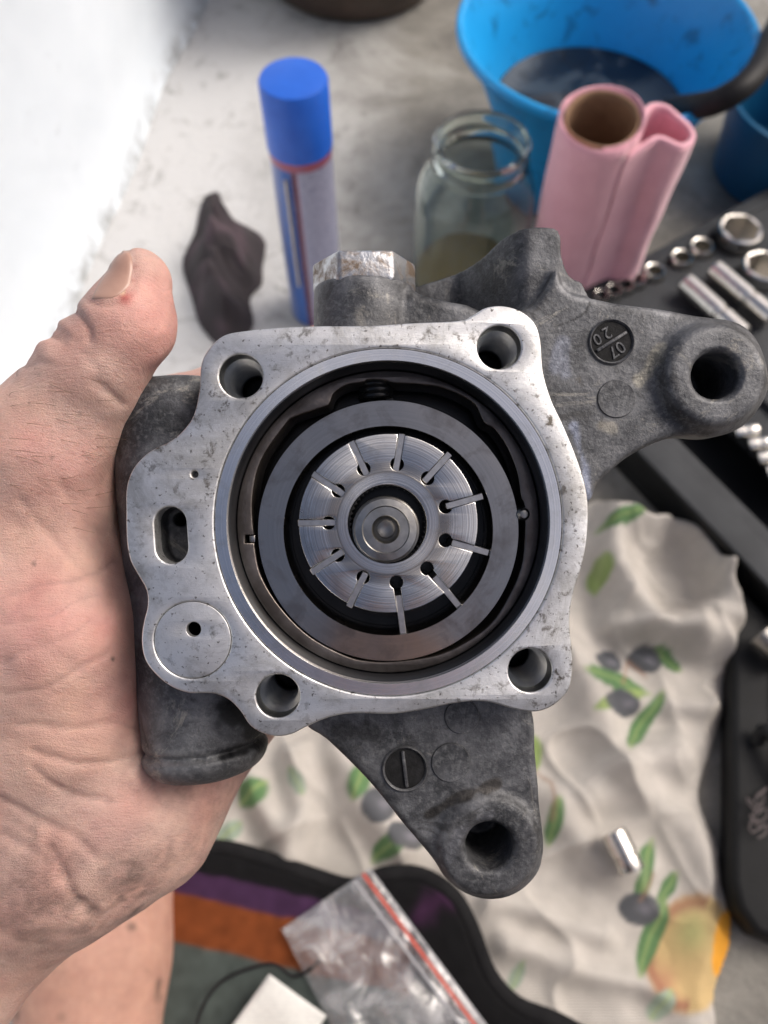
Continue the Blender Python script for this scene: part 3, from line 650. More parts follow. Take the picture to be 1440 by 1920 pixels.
hb_v = []; hb_f = []
for k in range(34):
    hx0, hy0 = random.uniform(5, 180), random.uniform(690, 1000)
    h = HB.ray_cast(Vector((0, 0, FD)), (P(hx0, hy0, 0) - Vector((0, 0, FD))).normalized())
    if h[0] is None: continue
    a = random.uniform(-.5, .6); L = random.uniform(.004, .010); d = Vector((math.cos(a), -abs(math.sin(a)) * .6, 0)); d = (d - h[1] * d.dot(h[1])).normalized()
    pts = [h[0] - h[1] * .0003 + d * L * t + h[1] * (.0016 * math.sin(t * 2.2)) for t in (0, .2, .4, .6, .8, 1)]
    hm = tube_mesh('h', pts, [.00005, .00005, .00005, .00004, .00003, .00002], 4); o_ = len(hb_v); hb_v += [v.co.copy() for v in hm.vertices]; hb_f += [[i + o_ for i in p.vertices] for p in hm.polygons]
hme = mk_mesh('fine_hair', hb_v, hb_f); hme.transform(PL @ PUMPM); link('fine_hair', hme, simple('hair', (.10, .06, .035), (.22, .14, .08), 300, .5), arm, None, True, 0)

# foot below (standing on the floor, toes pointing away, lower leg rising out behind)
def wc(a, ra, b, rb, k=.015): return (Vector(a), Vector(b), ra, rb, k)
fx = -.196
FT = [wc((fx, -.12, .045), .04, (fx + .004, -.01, .042), .041), wc((fx + .004, -.01, .040), .041, (fx + .008, .06, .028), .028, .02), wc((fx - .02, -.01, .034), .034, (fx - .022, .06, .024), .024, .02),
      wc((fx + .02, -.10, .03), .03, (fx + .022, .07, .02), .021, .02), wc((fx, -.13, .035), .035, (fx, -.16, .034), .032), wc((fx, -.13, .06), .042, (fx - .005, -.17, .16), .038, .03), wc((fx - .005, -.17, .16), .038, (fx - .01, -.24, .34), .055, .03)]
for i, (dx, L, r) in enumerate(((.026, .135, .0135), (.006, .128, .0095), (-.009, .12, .009), (-.023, .108, .0088), (-.036, .094, .0085))):
    FT.append(wc((fx + dx, .06, .02), r * 1.1, (fx + dx + .002, L - .01, r), r, .008))
def foot_detail(V, N):
    n1 = vnoise(V[:, 0], V[:, 1], V[:, 2], .03, 31); n2 = vnoise(V[:, 0], V[:, 1], V[:, 2], .008, 32); n3 = vnoise(V[:, 0], V[:, 1], V[:, 2], .02, 35)
    V = V + N * (.0012 * n1)[:, None]; c = np.tile(BASE * np.array((.84, .76, .70)), (len(V), 1)) * (1 + .1 * n1)[:, None]
    d = np.clip((n2 + .6 * n3 - .55) * 1.3, 0, .7)[:, None]; return V, c * (1 - d) + np.array((.09, .06, .05)) * d
foot, _, _ = skin_obj('leg', FT, .0022, .015, person, PL, foot_detail); foot['label'] = 'bare foot and shin smeared with oil'

# unseen clothed body and head, added to darken reflections and block skylight
elb = PUMPM @ P(-420, 2040, 58)
BD = [wc((-.05, -.56, .27), .15, (-.03, -.50, .50), .145, .04), wc((-.14, -.45, .68), .085, (.12, -.45, .68), .085, .05), wc((-.03, -.50, .50), .145, (-.01, -.45, .64), .13, .04),
      wc((-.01, -.44, .72), .055, (0, -.40, .80), .052, .03), wc((0, -.375, .90), .082, (0, -.36, .95), .088, .03), wc((0, -.33, .86), .05, (0, -.34, .90), .07, .03),
      wc((-.16, -.45, .68), .06, tuple(elb), .045, .03), wc((.15, -.45, .68), .06, (.26, -.30, .50), .045, .03), wc((.26, -.30, .50), .044, (.17, -.17, .56), .032, .02),
      wc((-.12, -.54, .26), .11, (-.215, -.235, .40), .068, .03), wc((.04, -.54, .26), .11, (.22, -.26, .40), .068, .03), wc((.22, -.26, .40), .062, (.20, -.30, .09), .042, .03), wc((.20, -.30, .06), .04, (.22, -.17, .03), .03, .03)]
def body_detail(V, N):
    n = vnoise(V[:, 0], V[:, 1], V[:, 2], .05, 91); c = np.tile(np.array((.035, .032, .034)), (len(V), 1)) * (1 + .2 * n)[:, None]
    sk = ((V[:, 2] > .79) & (V[:, 1] > -.41)) | ((np.abs(V[:, 0]) > .17) & (V[:, 1] > -.36)) ; c[sk] = BASE * .8; c[(V[:, 2] > .93)] = (.03, .022, .018)
    return V + N * (.004 * n)[:, None], c
body, _, _ = skin_obj('unseen_torso', BD, .007, .03, person, PL, body_detail)
body.data.materials.clear(); body.data.materials.append(col_mat('dark_clothing', .9, .001, 400)); body['label'] = 'unseen dark clothed body added for dark reflections'

# ------------------------------------------------------------ things standing on the floor
# aerosol can
can_p = G(595, 578); can_p.z = 0
can = empty('aerosol_can', can_p); tag(can, 'tall aerosol can with bright blue cap and blue and white label', 'spray can')
m = M('printed_can_label'); uv = m.n('ShaderNodeSeparateXYZ', i_0=m.co)
th_ = m.math('ARCTAN2', uv.outputs[1], uv.outputs[0])      # angle around the can, camera side near -pi/2
c = m.ramp(m.math('ADD', m.math('DIVIDE', th_, 2 * math.pi), .5), [(0, (.36, .38, .52)), (.155, (.03, .12, .42)), (.205, (.03, .12, .42)), (.206, (.10, .02, .04)), (.232, (.10, .02, .04)), (.233, (.45, .12, .18)), (.24, (.38, .39, .52)), (.55, (.40, .41, .54)), (.56, (.03, .12, .42))])
top_ = m.ramp(m.math('MULTIPLY', uv.outputs[2], 4.), [(.765, 0), (.77, 1)]); c = m.mix(top_, c, (.35, .09, .13))
ln = m.ramp(m.noise(220, 2, .5, 0, m.n('ShaderNodeMapping', i_Vector=m.co, i_Scale=(1, 1, 3)).outputs[0]), [(.54, 0), (.58, .5)]); c = m.mix(ln, c, (.16, .17, .30))
m.set(Base_Color=c, Roughness=.32, Metallic=.2); lab = m.m
cw = .0275
lathe('can_body', [(0, .002), (cw - .003, 0), (cw, .003), (cw, .004), (cw - .0006, .006), (cw - .0006, .196), (cw, .199), (cw - .001, .202), (cw - .006, .205), (0, .205)], lab, can, None, 64)
lathe('cap', [(cw + .0002, .200), (cw + .0004, .202), (cw + .0002, .256), (cw - .0012, .2585), (cw - .004, .2592), (0, .2590)], simple('blue_cap_plastic', (.012, .10, .52), (.016, .12, .58), 60, .38), can, None, 64)
sa = R(-90 - 26)
tube('straw', [(math.cos(sa) * (cw + .0016), math.sin(sa) * (cw + .0016), z) for z in (.06, .12, .184)], .0013, simple('clear_grey_straw', (.5, .45, .42), (.6, .56, .5), 90, .3), can, 8)

# glass jar
jar_p = Vector((.087, .622, 0)); jar = empty('glass_jar', jar_p); jar.scale = (1.11, 1.11, .80); tag(jar, 'empty clear greenish glass jar with oily yellow residue in the bottom', 'jar')
m = M('greenish_glass'); m.set(Base_Color=(.80, .90, .86), Roughness=.03, Transmission_Weight=1., IOR=1.45); m.b.inputs['Base Color'].default_value = (.83, .92, .88, 1)
t_ = .0022
outp = [(0, .001), (.038, 0), (.047, .003), (.0515, .012), (.052, .03), (.052, .145), (.050, .165), (.044, .182), (.039, .19), (.0375, .194), (.0405, .197), (.0405, .201), (.0375, .204), (.0375, .214), (.0395, .217), (.0395, .222), (.0375, .225)]
inp = [(.035, .224), (.0345, .216), (.0345, .196), (.037, .188), (.042, .180), (.0478, .163), (.0497, .145), (.0497, .03), (.049, .014), (.045, .0075), (0, .006)]
lathe('glass_wall', outp + inp, m.m, jar, None, 96, False, 60)
m = M('oily_residue'); m.set(Base_Color=(.16, .105, .035), Roughness=.1)
lathe('oil_residue', [(0, .0062), (.044, .0078), (.0483, .0145), (.0492, .030), (.0470, .0293), (0, .0290)], m.m, jar, None, 64)

# blue bucket with dark liquid and black hose
b_p = Vector((.224, .804, 0)); bucket = empty('blue_bucket', b_p); tag(bucket, 'blue plastic bucket with dark dirty liquid inside', 'bucket')
m = M('blue_plastic'); sc_ = m.ramp(m.noise(40, 6, .75, .6), [(.56, 0), (.66, .7)]); zz = m.n('ShaderNodeSeparateXYZ', i_0=m.co).outputs[2]
m.set(Base_Color=m.mix(sc_, m.ramp(m.noise(9), [(.3, (.008, .29, .66)), (.7, (.012, .34, .74))]), (.004, .08, .2)), Roughness=.38); blue = m.m
bp = [(0, .002), (.086, 0), (.090, .003), (.098, .05), (.108, .09), (.126, .13), (.1445, .160), (.150, .163), (.1515, .166), (.1515, .171), (.149, .1735), (.146, .173), (.1435, .169), (.141, .163), (.124, .1315), (.1235, .1295), (.1055, .0905), (.105, .088), (.0955, .05), (.088, .006), (0, .005)]
lathe('bucket_shell', bp, blue, bucket, None, 128, False, 60)
m = M('dirty_water'); m.set(Base_Color=m.ramp(m.noise(14, 4, .6, 1.), [(.45, (.035, .045, .055)), (.55, (.006, .008, .012))]), Roughness=.06); m.bump(m.noise(25, 2), .0006, .3)
lathe('dirty_liquid', [(.1035, .0862), (.1025, .0872), (0, .0870)], m.m, bucket, None, 96)
rub = simple('black_rubber', (.006, .006, .007), (.012, .012, .013), 60, .5, 0, .0003, 500, Specular_IOR_Level=.25)
hz = [G(1255, 205, .15), G(1300, 200, .172), G(1345, 190, .186), G(1395, 160, .197), G(1430, 115, .195), G(1462, 40, .175), G(1490, 10, .10), G(1500, 20, .03), G(1560, 40, .012)]
tag(tube('hose', catmull(hz, 8, False), .0115, rub, None, 16), 'thick black rubber hose hooked over the bucket rim', 'hose')
tb = empty('blue_tub', (.47, .80, 0)); tag(tb, 'darker blue plastic tub standing beside the bucket under the hose', 'tub')
lathe('tub_shell', [(0, .002), (.075, 0), (.079, .004), (.090, .09), (.093, .092), (.093, .097), (.089, .098), (.0875, .09), (.077, .008), (0, .006)], simple('dark_blue_plastic', (.006, .09, .19), (.01, .12, .25), 12, .4), tb, None, 96)
# the dark round pot beyond
pt_p = Vector((-.043, 1.215, 0)); pot = empty('clay_pot', pt_p); tag(pot, 'dark brown round pot standing behind the spray can', 'pot')
bw = simple('dark_brown_glaze', (.035, .022, .016), (.075, .048, .034), 25, .5, 0, .002, 60)
lathe('pot_body', [(0, .002), (.10, 0), (.118, .004), (.128, .02), (.152, .09), (.165, .16), (.158, .22), (.140, .25), (.130, .25), (.150, .2), (.155, .16), (.115, .02), (0, .012)], bw, pot, None, 96, False, 60)
lathe('pot_rim', [(.138, .249), (.150, .252), (.152, .262), (.144, .268), (.132, .262), (.130, .249)], bw, pot, None, 96, True, 60)

# dark rag
def cloth_patch(name, outline, hfun, cfun, mat, res, thick, lo=.002):
    """crumpled cloth: outline in floor coordinates, height field, pigment per point"""
    pl = np.array([(p[0], p[1]) for p in outline]); x0, y0 = pl.min(0) - res; x1, y1 = pl.max(0) + res
    xs = np.arange(x0, x1 + res, res); ys = np.arange(y0, y1 + res, res); XX, YY = np.meshgrid(xs, ys, indexing='ij')
    d = sd_poly2(XX, YY, outline); keep = d < res * .75; idx = np.full(XX.shape, -1); 
    g = np.stack([np.gradient(d, res, axis=0), np.gradient(d, res, axis=1)], -1)
    px_ = XX - g[..., 0] * np.clip(d, 0, None); py_ = YY - g[..., 1] * np.clip(d, 0, None)
    hgt = hfun(px_, py_, np.minimum(d, 0)); hgt = np.maximum(hgt, lo)
    I, J = np.nonzero(keep); idx[I, J] = np.arange(len(I))
    V = np.stack([px_[I, J], py_[I, J], hgt[I, J]], 1)
    a, b, c, e = idx[:-1, :-1], idx[1:, :-1], idx[1:, 1:], idx[:-1, 1:]; ok = (a >= 0) & (b >= 0) & (c >= 0) & (e >= 0)
    Q = np.stack([a[ok], b[ok], c[ok], e[ok]], 1); used = np.unique(Q); rm = np.full(len(V), -1); rm[used] = np.arange(len(used)); V = V[used]; Q = rm[Q]
    me = mesh_np(name, V, Q); set_col(me, cfun(V)); o = link(name, me, mat, None, None, True, 0)
    s_ = o.modifiers.new('thickness', 'SOLIDIFY'); s_.thickness = thick; s_.offset = -1; return o
def Gp(pts, z=0.): return [G(*p, z).to_2d() for p in pts]
rg_o = [p + Vector((.004 * math.sin(i * .83), .004 * math.sin(i * .61 + 1), 0)) for i, p in enumerate(catmull([Vector((*q, 0)) for q in Gp([(398,368),(420,392),(470,430),(502,480),(490,520),(478,560),(470,610),(440,650),(400,655),(385,610),(352,560),(350,490),(365,420)])], 4))]
cc = G(420, 520)
def rag_h(x, y, d):
    r = np.clip(-d / .035, 0, 1); r = r * r * (3 - 2 * r)
    n = .5 + .5 * vnoise(x * 1.6 + y, y, 0 * x, .035, 41); n2 = 1 - np.abs(vnoise(x * .9 + y * .5, y * .5 - x * .8, 0 * x, .040, 45)); n2 = n2 * (.7 + .3 * (1 - np.abs(vnoise(x + y * .6, y, 0 * x, .015, 44))))
    return .003 + r * (.020 + .045 * n * n2 + .014 * n2 ** 3)
def rag_c(V):
    n = vnoise(V[:, 0], V[:, 1], V[:, 2], .02, 43)[:, None]; return np.array((.038, .031, .035)) * (1 + .4 * n) + np.array((.03, .012, .02)) * np.clip(n, 0, 1)
tag(cloth_patch('rag', rg_o, rag_h, rag_c, col_mat('grimy_cloth', .95, .002, 260), .0022, .0015), 'crumpled dark grimy rag lying beside the white wall', 'rag')

# pink paper roll
rt = Vector((.173, .573, .238)); rb_ = Vector((.181, .606, 0)); roll = empty('paper_towel_roll', rb_)
tag(roll, 'nearly used up pink paper towel roll with loose end, standing upright', 'paper roll')
axd = (rt - rb_); qx = Vector((1, 0, 0)); qx = (qx - axd * (qx.dot(axd) / axd.length_squared)).normalized(); qy = axd.normalized().cross(qx)
m = M('pink_crepe_paper'); st = m.ramp(m.noise(60, 4, .6, .4), [(.63, 0), (.75, .5)])
m.set(Base_Color=m.mix(st, m.ramp(m.noise(40, 4), [(.3, (.72, .36, .43)), (.7, (.80, .43, .50))]), (.20, .11, .11)), Roughness=1., Sheen_Weight=.4); b = m.bump(m.noise(900, 3), .0004, .7); m.bump(m.noise(60, 4, .6, .5), .003, .6, b); pink = m.m
rr_ = .0345
def roll_sheet(name, prof, z0f, z1f, mat, thick):
    V = []; Fc = []; nz = 28; n = len(prof)
    for j in range(nz + 1):
        for i, (x, y) in enumerate(prof):
            t = z0f(i / (n - 1)) + (z1f(i / (n - 1)) - z0f(i / (n - 1))) * j / nz
            am = 1. if name == 'loose_end' else .25; wv = am * (.0024 * math.sin(i * .31 + j * .27) * min(1, i / n * 1.5) + .0008 * math.sin(j * .7 + i * .11))
            V.append(qx * (x + wv) + qy * (y + wv) + axd * t)
    for j in range(nz):
        for i in range(n - 1): a = j * n + i; Fc.append([a, a + 1, a + n + 1, a + n])
    o = link(name, mk_mesh(name, V, Fc), mat, roll, None, True, 0); s_ = o.modifiers.new('thickness', 'SOLIDIFY'); s_.thickness = thick; s_.offset = 0; return o
wrap = []
for k in range(120):                                 # spiral wound paper
    a = R(-816) + 2 * math.pi * 2.1 * k / 119; r_ = rr_ - .0030 + .0034 * k / 119
    wrap.append((r_ * math.cos(a) * (1 + .02 * math.sin(2 * a)), r_ * math.sin(a)))
roll_sheet('paper_wrap', wrap, lambda u: .004, lambda u: 1 + .006 * math.sin(u * 23), pink, .0008)
core = [((rr_ - .0062) * math.cos(2 * math.pi * k / 64) * (1 + .03 * math.sin(2 * math.pi * k / 64 * 2)), (rr_ - .0062) * math.sin(2 * math.pi * k / 64)) for k in range(65)]
roll_sheet('cardboard_core', core, lambda u: .002, lambda u: .995, simple('brown_cardboard', (.22, .13, .075), (.30, .185, .11), 80, .9), .0014)
fl_p = catmull([Vector((rr_ * math.cos(R(-60)), rr_ * math.sin(R(-60)), 0)), Vector((.033, -.020, 0)), Vector((.046, -.014, 0)), Vector((.062, -.020, 0)), Vector((.075, -.006, 0)), Vector((.077, .016, 0)), Vector((.064, .032, 0)), Vector((.046, .030, 0)), Vector((.037, .016, 0))], 6, False)
roll_sheet('loose_end', [(p.x, p.y) for p in fl_p], lambda u: .02, lambda u: .95 - .03 * u + .025 * math.sin(u * 7), pink, .004)

# ------------------------------------------------------------ socket tray
TU, TV = Vector((.831, .556, 0)).normalized(), Vector((.556, -.831, 0)).normalized(); T0 = Vector((.134, .52, 0))
def TT(u, v, z=0.): return T0 + TU * u + TV * v + Vector((0, 0, z))
def tuv(p): q = Vector((p[0], p[1], 0)) - T0; return q.dot(TU), q.dot(TV)
trot = math.atan2(TU.y, TU.x)
tray = empty('socket_tray', T0); tray.rotation_euler.z = trot; tag(tray, 'dark grey plastic socket set tray with rows of chrome sockets', 'tool tray')
pl_g = simple('grey_moulded_plastic', (.026, .029, .033), (.042, .046, .051), 30, .55, 0, .0006, 600, Specular_IOR_Level=.25); pl_k = simple('black_moulded_plastic', (.006, .0065, .007), (.012, .013, .014), 30, .55, 0, .0005, 600, Specular_IOR_Level=.22)
def rect(u0, u1, v0, v1, r=.006, n=5):
    L = []
    for cu_, cv_, a0 in ((u1 - r, v1 - r, 0), (u0 + r, v1 - r, 90), (u0 + r, v0 + r, 180), (u1 - r, v0 + r, 270)):
        for k in range(n + 1): L.append(Vector((cu_ + r * math.cos(R(a0 + 90 * k / n)), cv_ + r * math.sin(R(a0 + 90 * k / n)))))
    return L
flip = lambda L: [Vector((p.x, -p.y)) for p in L]
small = [((1318,459), .0118), ((1280,480), .0108), ((1229,505), .0100), ((1196,520), .0086), ((1174,531), .0082), ((1152,541), .0078), ((1128,551), .0072)]
big = [((1390,428), .0220), ((1434,497), .0205)]
sm_uv = [(tuv(G(*p, .058)), r) for p, r in small]; bg_uv = [(tuv(G(*p, .066)), r) for p, r in big]
holes_t = [flip(circ(uv_, r + .0016, 24)) for uv_, r in sm_uv + bg_uv]
rec = [rect(.036, .082, .075, .345, .008)]
tr_top = plate('tray_deck', [flip(rect(-.0, .46, 0, .43, .016))] + holes_t + [flip(rec[0])], .050, .006, .001, pl_g, tray)
tr_bot = plate('tray_base', [flip(rect(-.0, .46, 0, .43, .016))], .010, .010, .002, pl_k, tray)
for nm, a in (('side_wall', rect(0, .46, 0, .43, .016)),):
    plate(nm, [flip(a), flip(rect(.004, .456, .004, .426, .013))], .0438, .034, .0005, pl_k, tray)
plate('tray_rim', [flip(rect(-.004, .464, -.004, .434, .018)), flip(rect(.022, .44, .012, .42, .012))], .053, .0045, .0015, pl_g, tray)
# bars that part the tray into compartments
for u in (.090, .128): rbox('divider', .006, .27, .010, pl_g, tray, (u, -.21, .052), .001)
chrome = simple('brushed_chrome', (.55, .53, .50), (.72, .70, .66), 200, .22, 1., .0001, 900)
def socket_mesh(r, h, n=32, hexr=.66):
    V = []; Fc = []; bm = bmesh.new()
    prof = [(0, 0), (r * .92, 0), (r, .001), (r, h * .45), (r * .97, h * .5), (r, h * .55), (r, h - .0012), (r * .93, h)]
    me = lathe_mesh('socket', prof, n); bm.from_mesh(me)
    ring = [v for v in bm.verts if abs(v.co.z - h) < 1e-6]; ring.sort(key=lambda v: math.atan2(v.co.y, v.co.x)); m_ = len(ring)
    hx_ = []
    for v in ring:
        a = math.atan2(v.co.y, v.co.x); q = (a + math.pi * 2) % (math.pi / 3) - math.pi / 6; rr = r * hexr * .95 / math.cos(q)
        hx_.append((rr * math.cos(a), rr * math.sin(a)))
    top = [bm.verts.new((x, y, h - .0004)) for x, y in hx_]; bot = [bm.verts.new((x, y, h * .35)) for x, y in hx_]
    for k in range(m_):
        j = (k + 1) % m_; bm.faces.new([ring[k], ring[j], top[j], top[k]]); bm.faces.new([top[k], top[j], bot[j], bot[k]])
    bm.faces.new(bot[::-1]); bmesh.ops.recalc_face_normals(bm, faces=bm.faces); o_ = bpy.data.meshes.new('socket'); bm.to_mesh(o_); bm.free(); return o_
s0 = socket_mesh(.008, .047, 32, .80); satin = simple('dull_satin_chrome', (.22, .21, .20), (.36, .35, .33), 200, .4, 1., .0001, 900)
for uv_, r in sm_uv:
    o = link('small_socket', s0, satin, None, TT(*uv_, .0105), True, 30); o.scale = (r / .008, r / .008, 1)
    tag(o, 'small chrome socket standing upright in the row along the tray edge', 'socket', 'small sockets in the tray row')
for i, (uv_, r) in enumerate(bg_uv):
    o = link('large_socket', socket_mesh(r, .056, 36, .82), chrome, None, TT(*uv_, .0105), True, 30); o.rotation_euler.z = .3 * i
    tag(o, ('widest chrome socket standing at the end of the small socket row', 'large chrome socket standing beside the widest one and the long sockets')[i], 'socket', 'large sockets in the tray')
def lying(name, p0, p1, r, z, label, group=None):
    a, b = G(*p0, z), G(*p1, z); L = (b - a).length; o = empty(name, a)
    me1 = lathe_mesh('socket_barrel', [(0, 0), (r * .9, 0), (r, .001), (r, L * .58), (r * .86, L * .6), (r * .86, L * .64), (r * .7, L * .64), (0, L * .63)], 32)
    me2 = lathe_mesh('drive_end', [(0, L * .64), (r * .8, L * .64), (r * .97, L * .66), (r * .97, L - .001), (r * .9, L), (r * .45, L), (r * .45, L * .9), (0, L * .9)], 32)
    o.rotation_euler = (b - a).to_track_quat('Z', 'Y').to_euler()
    link('socket_barrel', me1, chrome, o, None, True, 35); link('drive_end', me2, chrome, o, None, True, 35); tag(o, label, 'socket', group); return o
lying('long_socket', (1285,530), (1392,628), .0105, .0635, 'long chrome socket lying in the tray, on the pump bracket side of its twin', 'long sockets lying in the tray')
lying('long_socket', (1338,505), (1448,598), .0105, .0635, 'long chrome socket lying in the tray between its twin and the large sockets', 'long sockets lying in the tray')
for q in ((1377,812), (1402,835), (1420,860), (1436,886), (1455,910)):
    o = link('bit_socket', s0, chrome, None, G(*q, .056), True, 30); o.scale = (.75, .75, .42); o.rotation_euler = (R(80), 0, trot + R(60)); tag(o, 'tiny chrome bit lying in the row beyond the tray bars', 'socket bit', 'bits in the tray row')
# black case beside the cloth
ks = Gp([(1373,1040),(1368,1300),(1368,1600),(1374,1700),(1398,1755),(1450,1790),(1560,1800),(1700,1700)], .03)
case = empty('plastic_case', (.27, .1, 0)); tag(case, 'black moulded plastic case lying beside the printed cloth', 'case')
kl = [Vector((p[0], p[1])) for p in ks] + [Vector((.52, .05)), Vector((.47, .02))]
kl = [Vector(p) for p in ([(.2935, .268), (.2765, .185), (.2540, .075), (.2460, .036), (.2470, .018), (.2560, .002), (.2720, -.004), (.44, -.03), (.47, .0)])]
kl = [k - Vector((.27, .1)) for k in kl]
kp = plate('case_shell', [kl], .030, .029, .006, pl_k, case)
inner = [Vector((k.x * .86 + .028, k.y * .86)) for k in kl]
plate('case_panel', [inner], .0335, .005, .0015, pl_k, case)
tube('case_handle', catmull([Vector((.012, .03, .034)), Vector((.018, .035, .045)), Vector((.035, -.02, .047)), Vector((.03, -.06, .045)), Vector((.024, -.062, .034))], 6, False), .005, pl_k, case, 10)
tg_ = tube('thread_tangle', [G(1420 + 13 * math.sin(k * .9) + 8 * math.sin(k * .37), 1480 + k * 2.1 + 10 * math.cos(k * 1.3), .0365) for k in range(40)], .0006, simple('pale_thread', (.10, .085, .085), (.16, .13, .13), 50, .9), None, 5)
tag(tg_, 'small tangle of pale thread on the black case', 'thread')

# ------------------------------------------------------------ printed kitchen cloth
CL = [(330,1430),(420,1280),(640,1180),(900,1060),(1070,960),(1130,940),(1190,975),(1240,978),(1300,1000),(1345,1050),(1375,1130),(1392,1200),(1378,1260),(1355,1330),(1335,1400),(1310,1480),(1320,1530),(1345,1590),(1352,1650),(1372,1710),(1366,1780),(1340,1860),(1330,1960),(1180,1970),(1040,1950),(930,1930),(700,1900),(400,1850),(300,1700),(300,1560)]
cl_o = [p for p in catmull([Vector((*q, 0)) for q in Gp(CL, .006)], 4)]
def toPx(x, y, z):
    d = np.stack([x, y, z - H], -1); fw = d[..., 1] * math.cos(PITCH) - d[..., 2] * math.sin(PITCH); up = d[..., 1] * math.sin(PITCH) + d[..., 2] * math.cos(PITCH)
    return 720 + F * d[..., 0] / fw, 960 - F * up / fw
RIDGE = [([(1135,1000),(1150,1090),(1200,1170),(1290,1190),(1360,1150),(1370,1090)], 22, 34), ([(1180,985),(1260,990),(1320,1030),(1350,1090)], 20, 30), ([(1140,1170),(1230,1210),(1340,1220)], 16, 26),
         ([(1000,1180),(1090,1260),(1120,1380),(1180,1480)], 12, 40), ([(1100,1480),(1180,1430),(1270,1420)], 10, 34), ([(1150,1290),(1250,1330),(1320,1330)], 9, 34),
         ([(560,1420),(580,1530),(560,1620)], 12, 34), ([(640,1430),(700,1530),(760,1600)], 12, 40), ([(470,1470),(520,1560)], 9, 30), ([(1040,1500),(1090,1590),(1170,1640)], 9, 36), ([(960,1780),(1100,1830),(1220,1850)], 7, 30), ([(930,1700),(1040,1720),(1130,1760)], 6, 30), ([(1220,1500),(1290,1560),(1320,1640)], 8, 34)]
def cloth_h(x, y, d):
    px, py = toPx(x, y, 0 * x + .006); n = vnoise(x, y, 0 * x, .05, 51); n2 = vnoise(x + .5 * y, y * .6, 0 * x, .028, 52); n3 = vnoise(x, y, 0 * x, .014, 53)
    w1 = 22 * vnoise(x, y, 0 * x, .03, 54); rdg = 1 - np.abs(vnoise(x * .8 + y * .5, y * .8 - x * .3, 0 * x, .032, 57)); h = .006 + .005 * n + .004 * n2 + .0014 * n3 + .006 * rdg ** 4
    for pl, a, wd_ in RIDGE: h = h + a * .0016 * np.exp(-(poly_dist(px + w1, py + w1, pl) / wd_) ** 2)
    cup = np.exp(-(((px - 1255) / 70) ** 2 + ((py - 1120) / 55) ** 2)); h = h - .008 * cup
    e = np.clip(-d / .012, 0, 1); return .0025 + (h - .0025) * (.35 + .65 * e)
LEAF = [  # cx, cy, length, width, angle (deg, picture), colour
 (1150,1000,70,22,-15,0),(1118,1085,30,52,8,1),(1338,1015,70,28,40,0),(1150,1285,110,34,18,0),(1155,1320,90,24,-20,1),(1205,1355,110,30,-58,0),(1250,1240,60,20,35,0),
 (475,1490,60,44,-40,0),(430,1560,50,30,-40,2),(672,1475,40,60,20,0),(735,1585,80,38,-38,0),(1005,1410,24,60,0,1),(1035,1540,26,80,8,0),(1208,1635,32,110,12,0),(1252,1665,26,60,30,0),(1225,1760,36,130,20,0),(970,1830,24,50,20,2),(1240,1885,40,60,30,2),(560,1470,50,24,60,2),(800,1560,60,24,-60,0)]
OLIVE = [(1140,1243,30,24),(1208,1240,34,24),(1160,1325,36,24),(712,1515,36,38),(1200,1705,42,34),(760,1570,40,26)]
GREEN = [np.array((.10, .20, .08)), np.array((.24, .33, .11)), np.array((.30, .37, .29))]
def cloth_c(V):
    x, y, z = V.T; px, py = toPx(x, y, 0 * x + .010); n = vnoise(x, y, z, .012, 61); n2 = vnoise(x, y, z, .004, 62); n3 = vnoise(x, y, z, .06, 63)
    px = px + 3 * n; py = py + 3 * n2; c = np.tile(np.array((.50, .47, .43)), (len(V), 1)) * (1 + .05 * n + .07 * n3)[:, None]
    def put(wgt, col):
        nonlocal c; wgt = np.clip(wgt, 0, 1)[:, None]; c = c * (1 - wgt) + col * wgt
    def ell(cx, cy, a, b, ang):
        t = R(ang); u = ((px - cx) * math.cos(t) + (py - cy) * math.sin(t)) / a; v = (-(px - cx) * math.sin(t) + (py - cy) * math.cos(t)) / b; return u, v
    u, v = ell(1300, 1790, 92, 120, 10); r = np.hypot(u, v)                     # printed fruit
    put((1 - r) * 8, np.array((.58, .42, .20))); put(np.exp(-((r - .82) / .12) ** 2) * (u < .1) * .9, np.array((.33, .14, .09))); put(np.exp(-((u + .1) ** 2 + (v + .35) ** 2) / .12) * .7, np.array((.25, .30, .12))); put(np.exp(-((u + .45) ** 2 + (v - .45) ** 2) / .06) * .6, np.array((.36, .15, .10)))
    u, v = ell(1362, 1770, 26, 70, 8); put((1 - np.hypot(u, v)) * 8, np.array((.80, .36, .03)))
    for cx, cy, l, w_, an, k in LEAF:
        u, v = ell(cx, cy, l * .62, w_ * .62, an); lens = 1 - np.hypot(u, v); put(lens * 6 * (.8 + .3 * n), GREEN[k] * 1.0)
        rib = np.exp(-((v if l > w_ else u) / .16) ** 2) * (lens > 0) * .55; put(rib, np.array((.34, .43, .16)))
    for cx, cy, a, b in OLIVE:
        u, v = ell(cx, cy, a, b, 15); put((1 - np.hypot(u, v)) * 7, np.array((.085, .09, .10))); put(np.exp(-(((u - .25) / .35) ** 2 + ((v + .1) / .3) ** 2)) * .6, np.array((.27, .26, .30)))
    for pl in ([(1000,1440),(1035,1470),(1030,1540)], [(1160,1290),(1180,1240),(1210,1270)], [(1200,1690),(1225,1640)]):
        put(np.exp(-(poly_dist(px, py, pl) / 4) ** 2) * .7, np.array((.30, .18, .12)))
    gr = np.clip(vnoise(x, y, z, .03, 66) - .35, 0, 1); put(gr * .45, np.array((.20, .175, .15))); return c
cl = cloth_patch('kitchen_cloth', cl_o, cloth_h, cloth_c, col_mat('printed_cotton', .9, .0004, 1200, 180), .0019, .0014, .003)
tag(cl, 'crumpled off white cotton cloth printed with olives and green leaves', 'cloth')
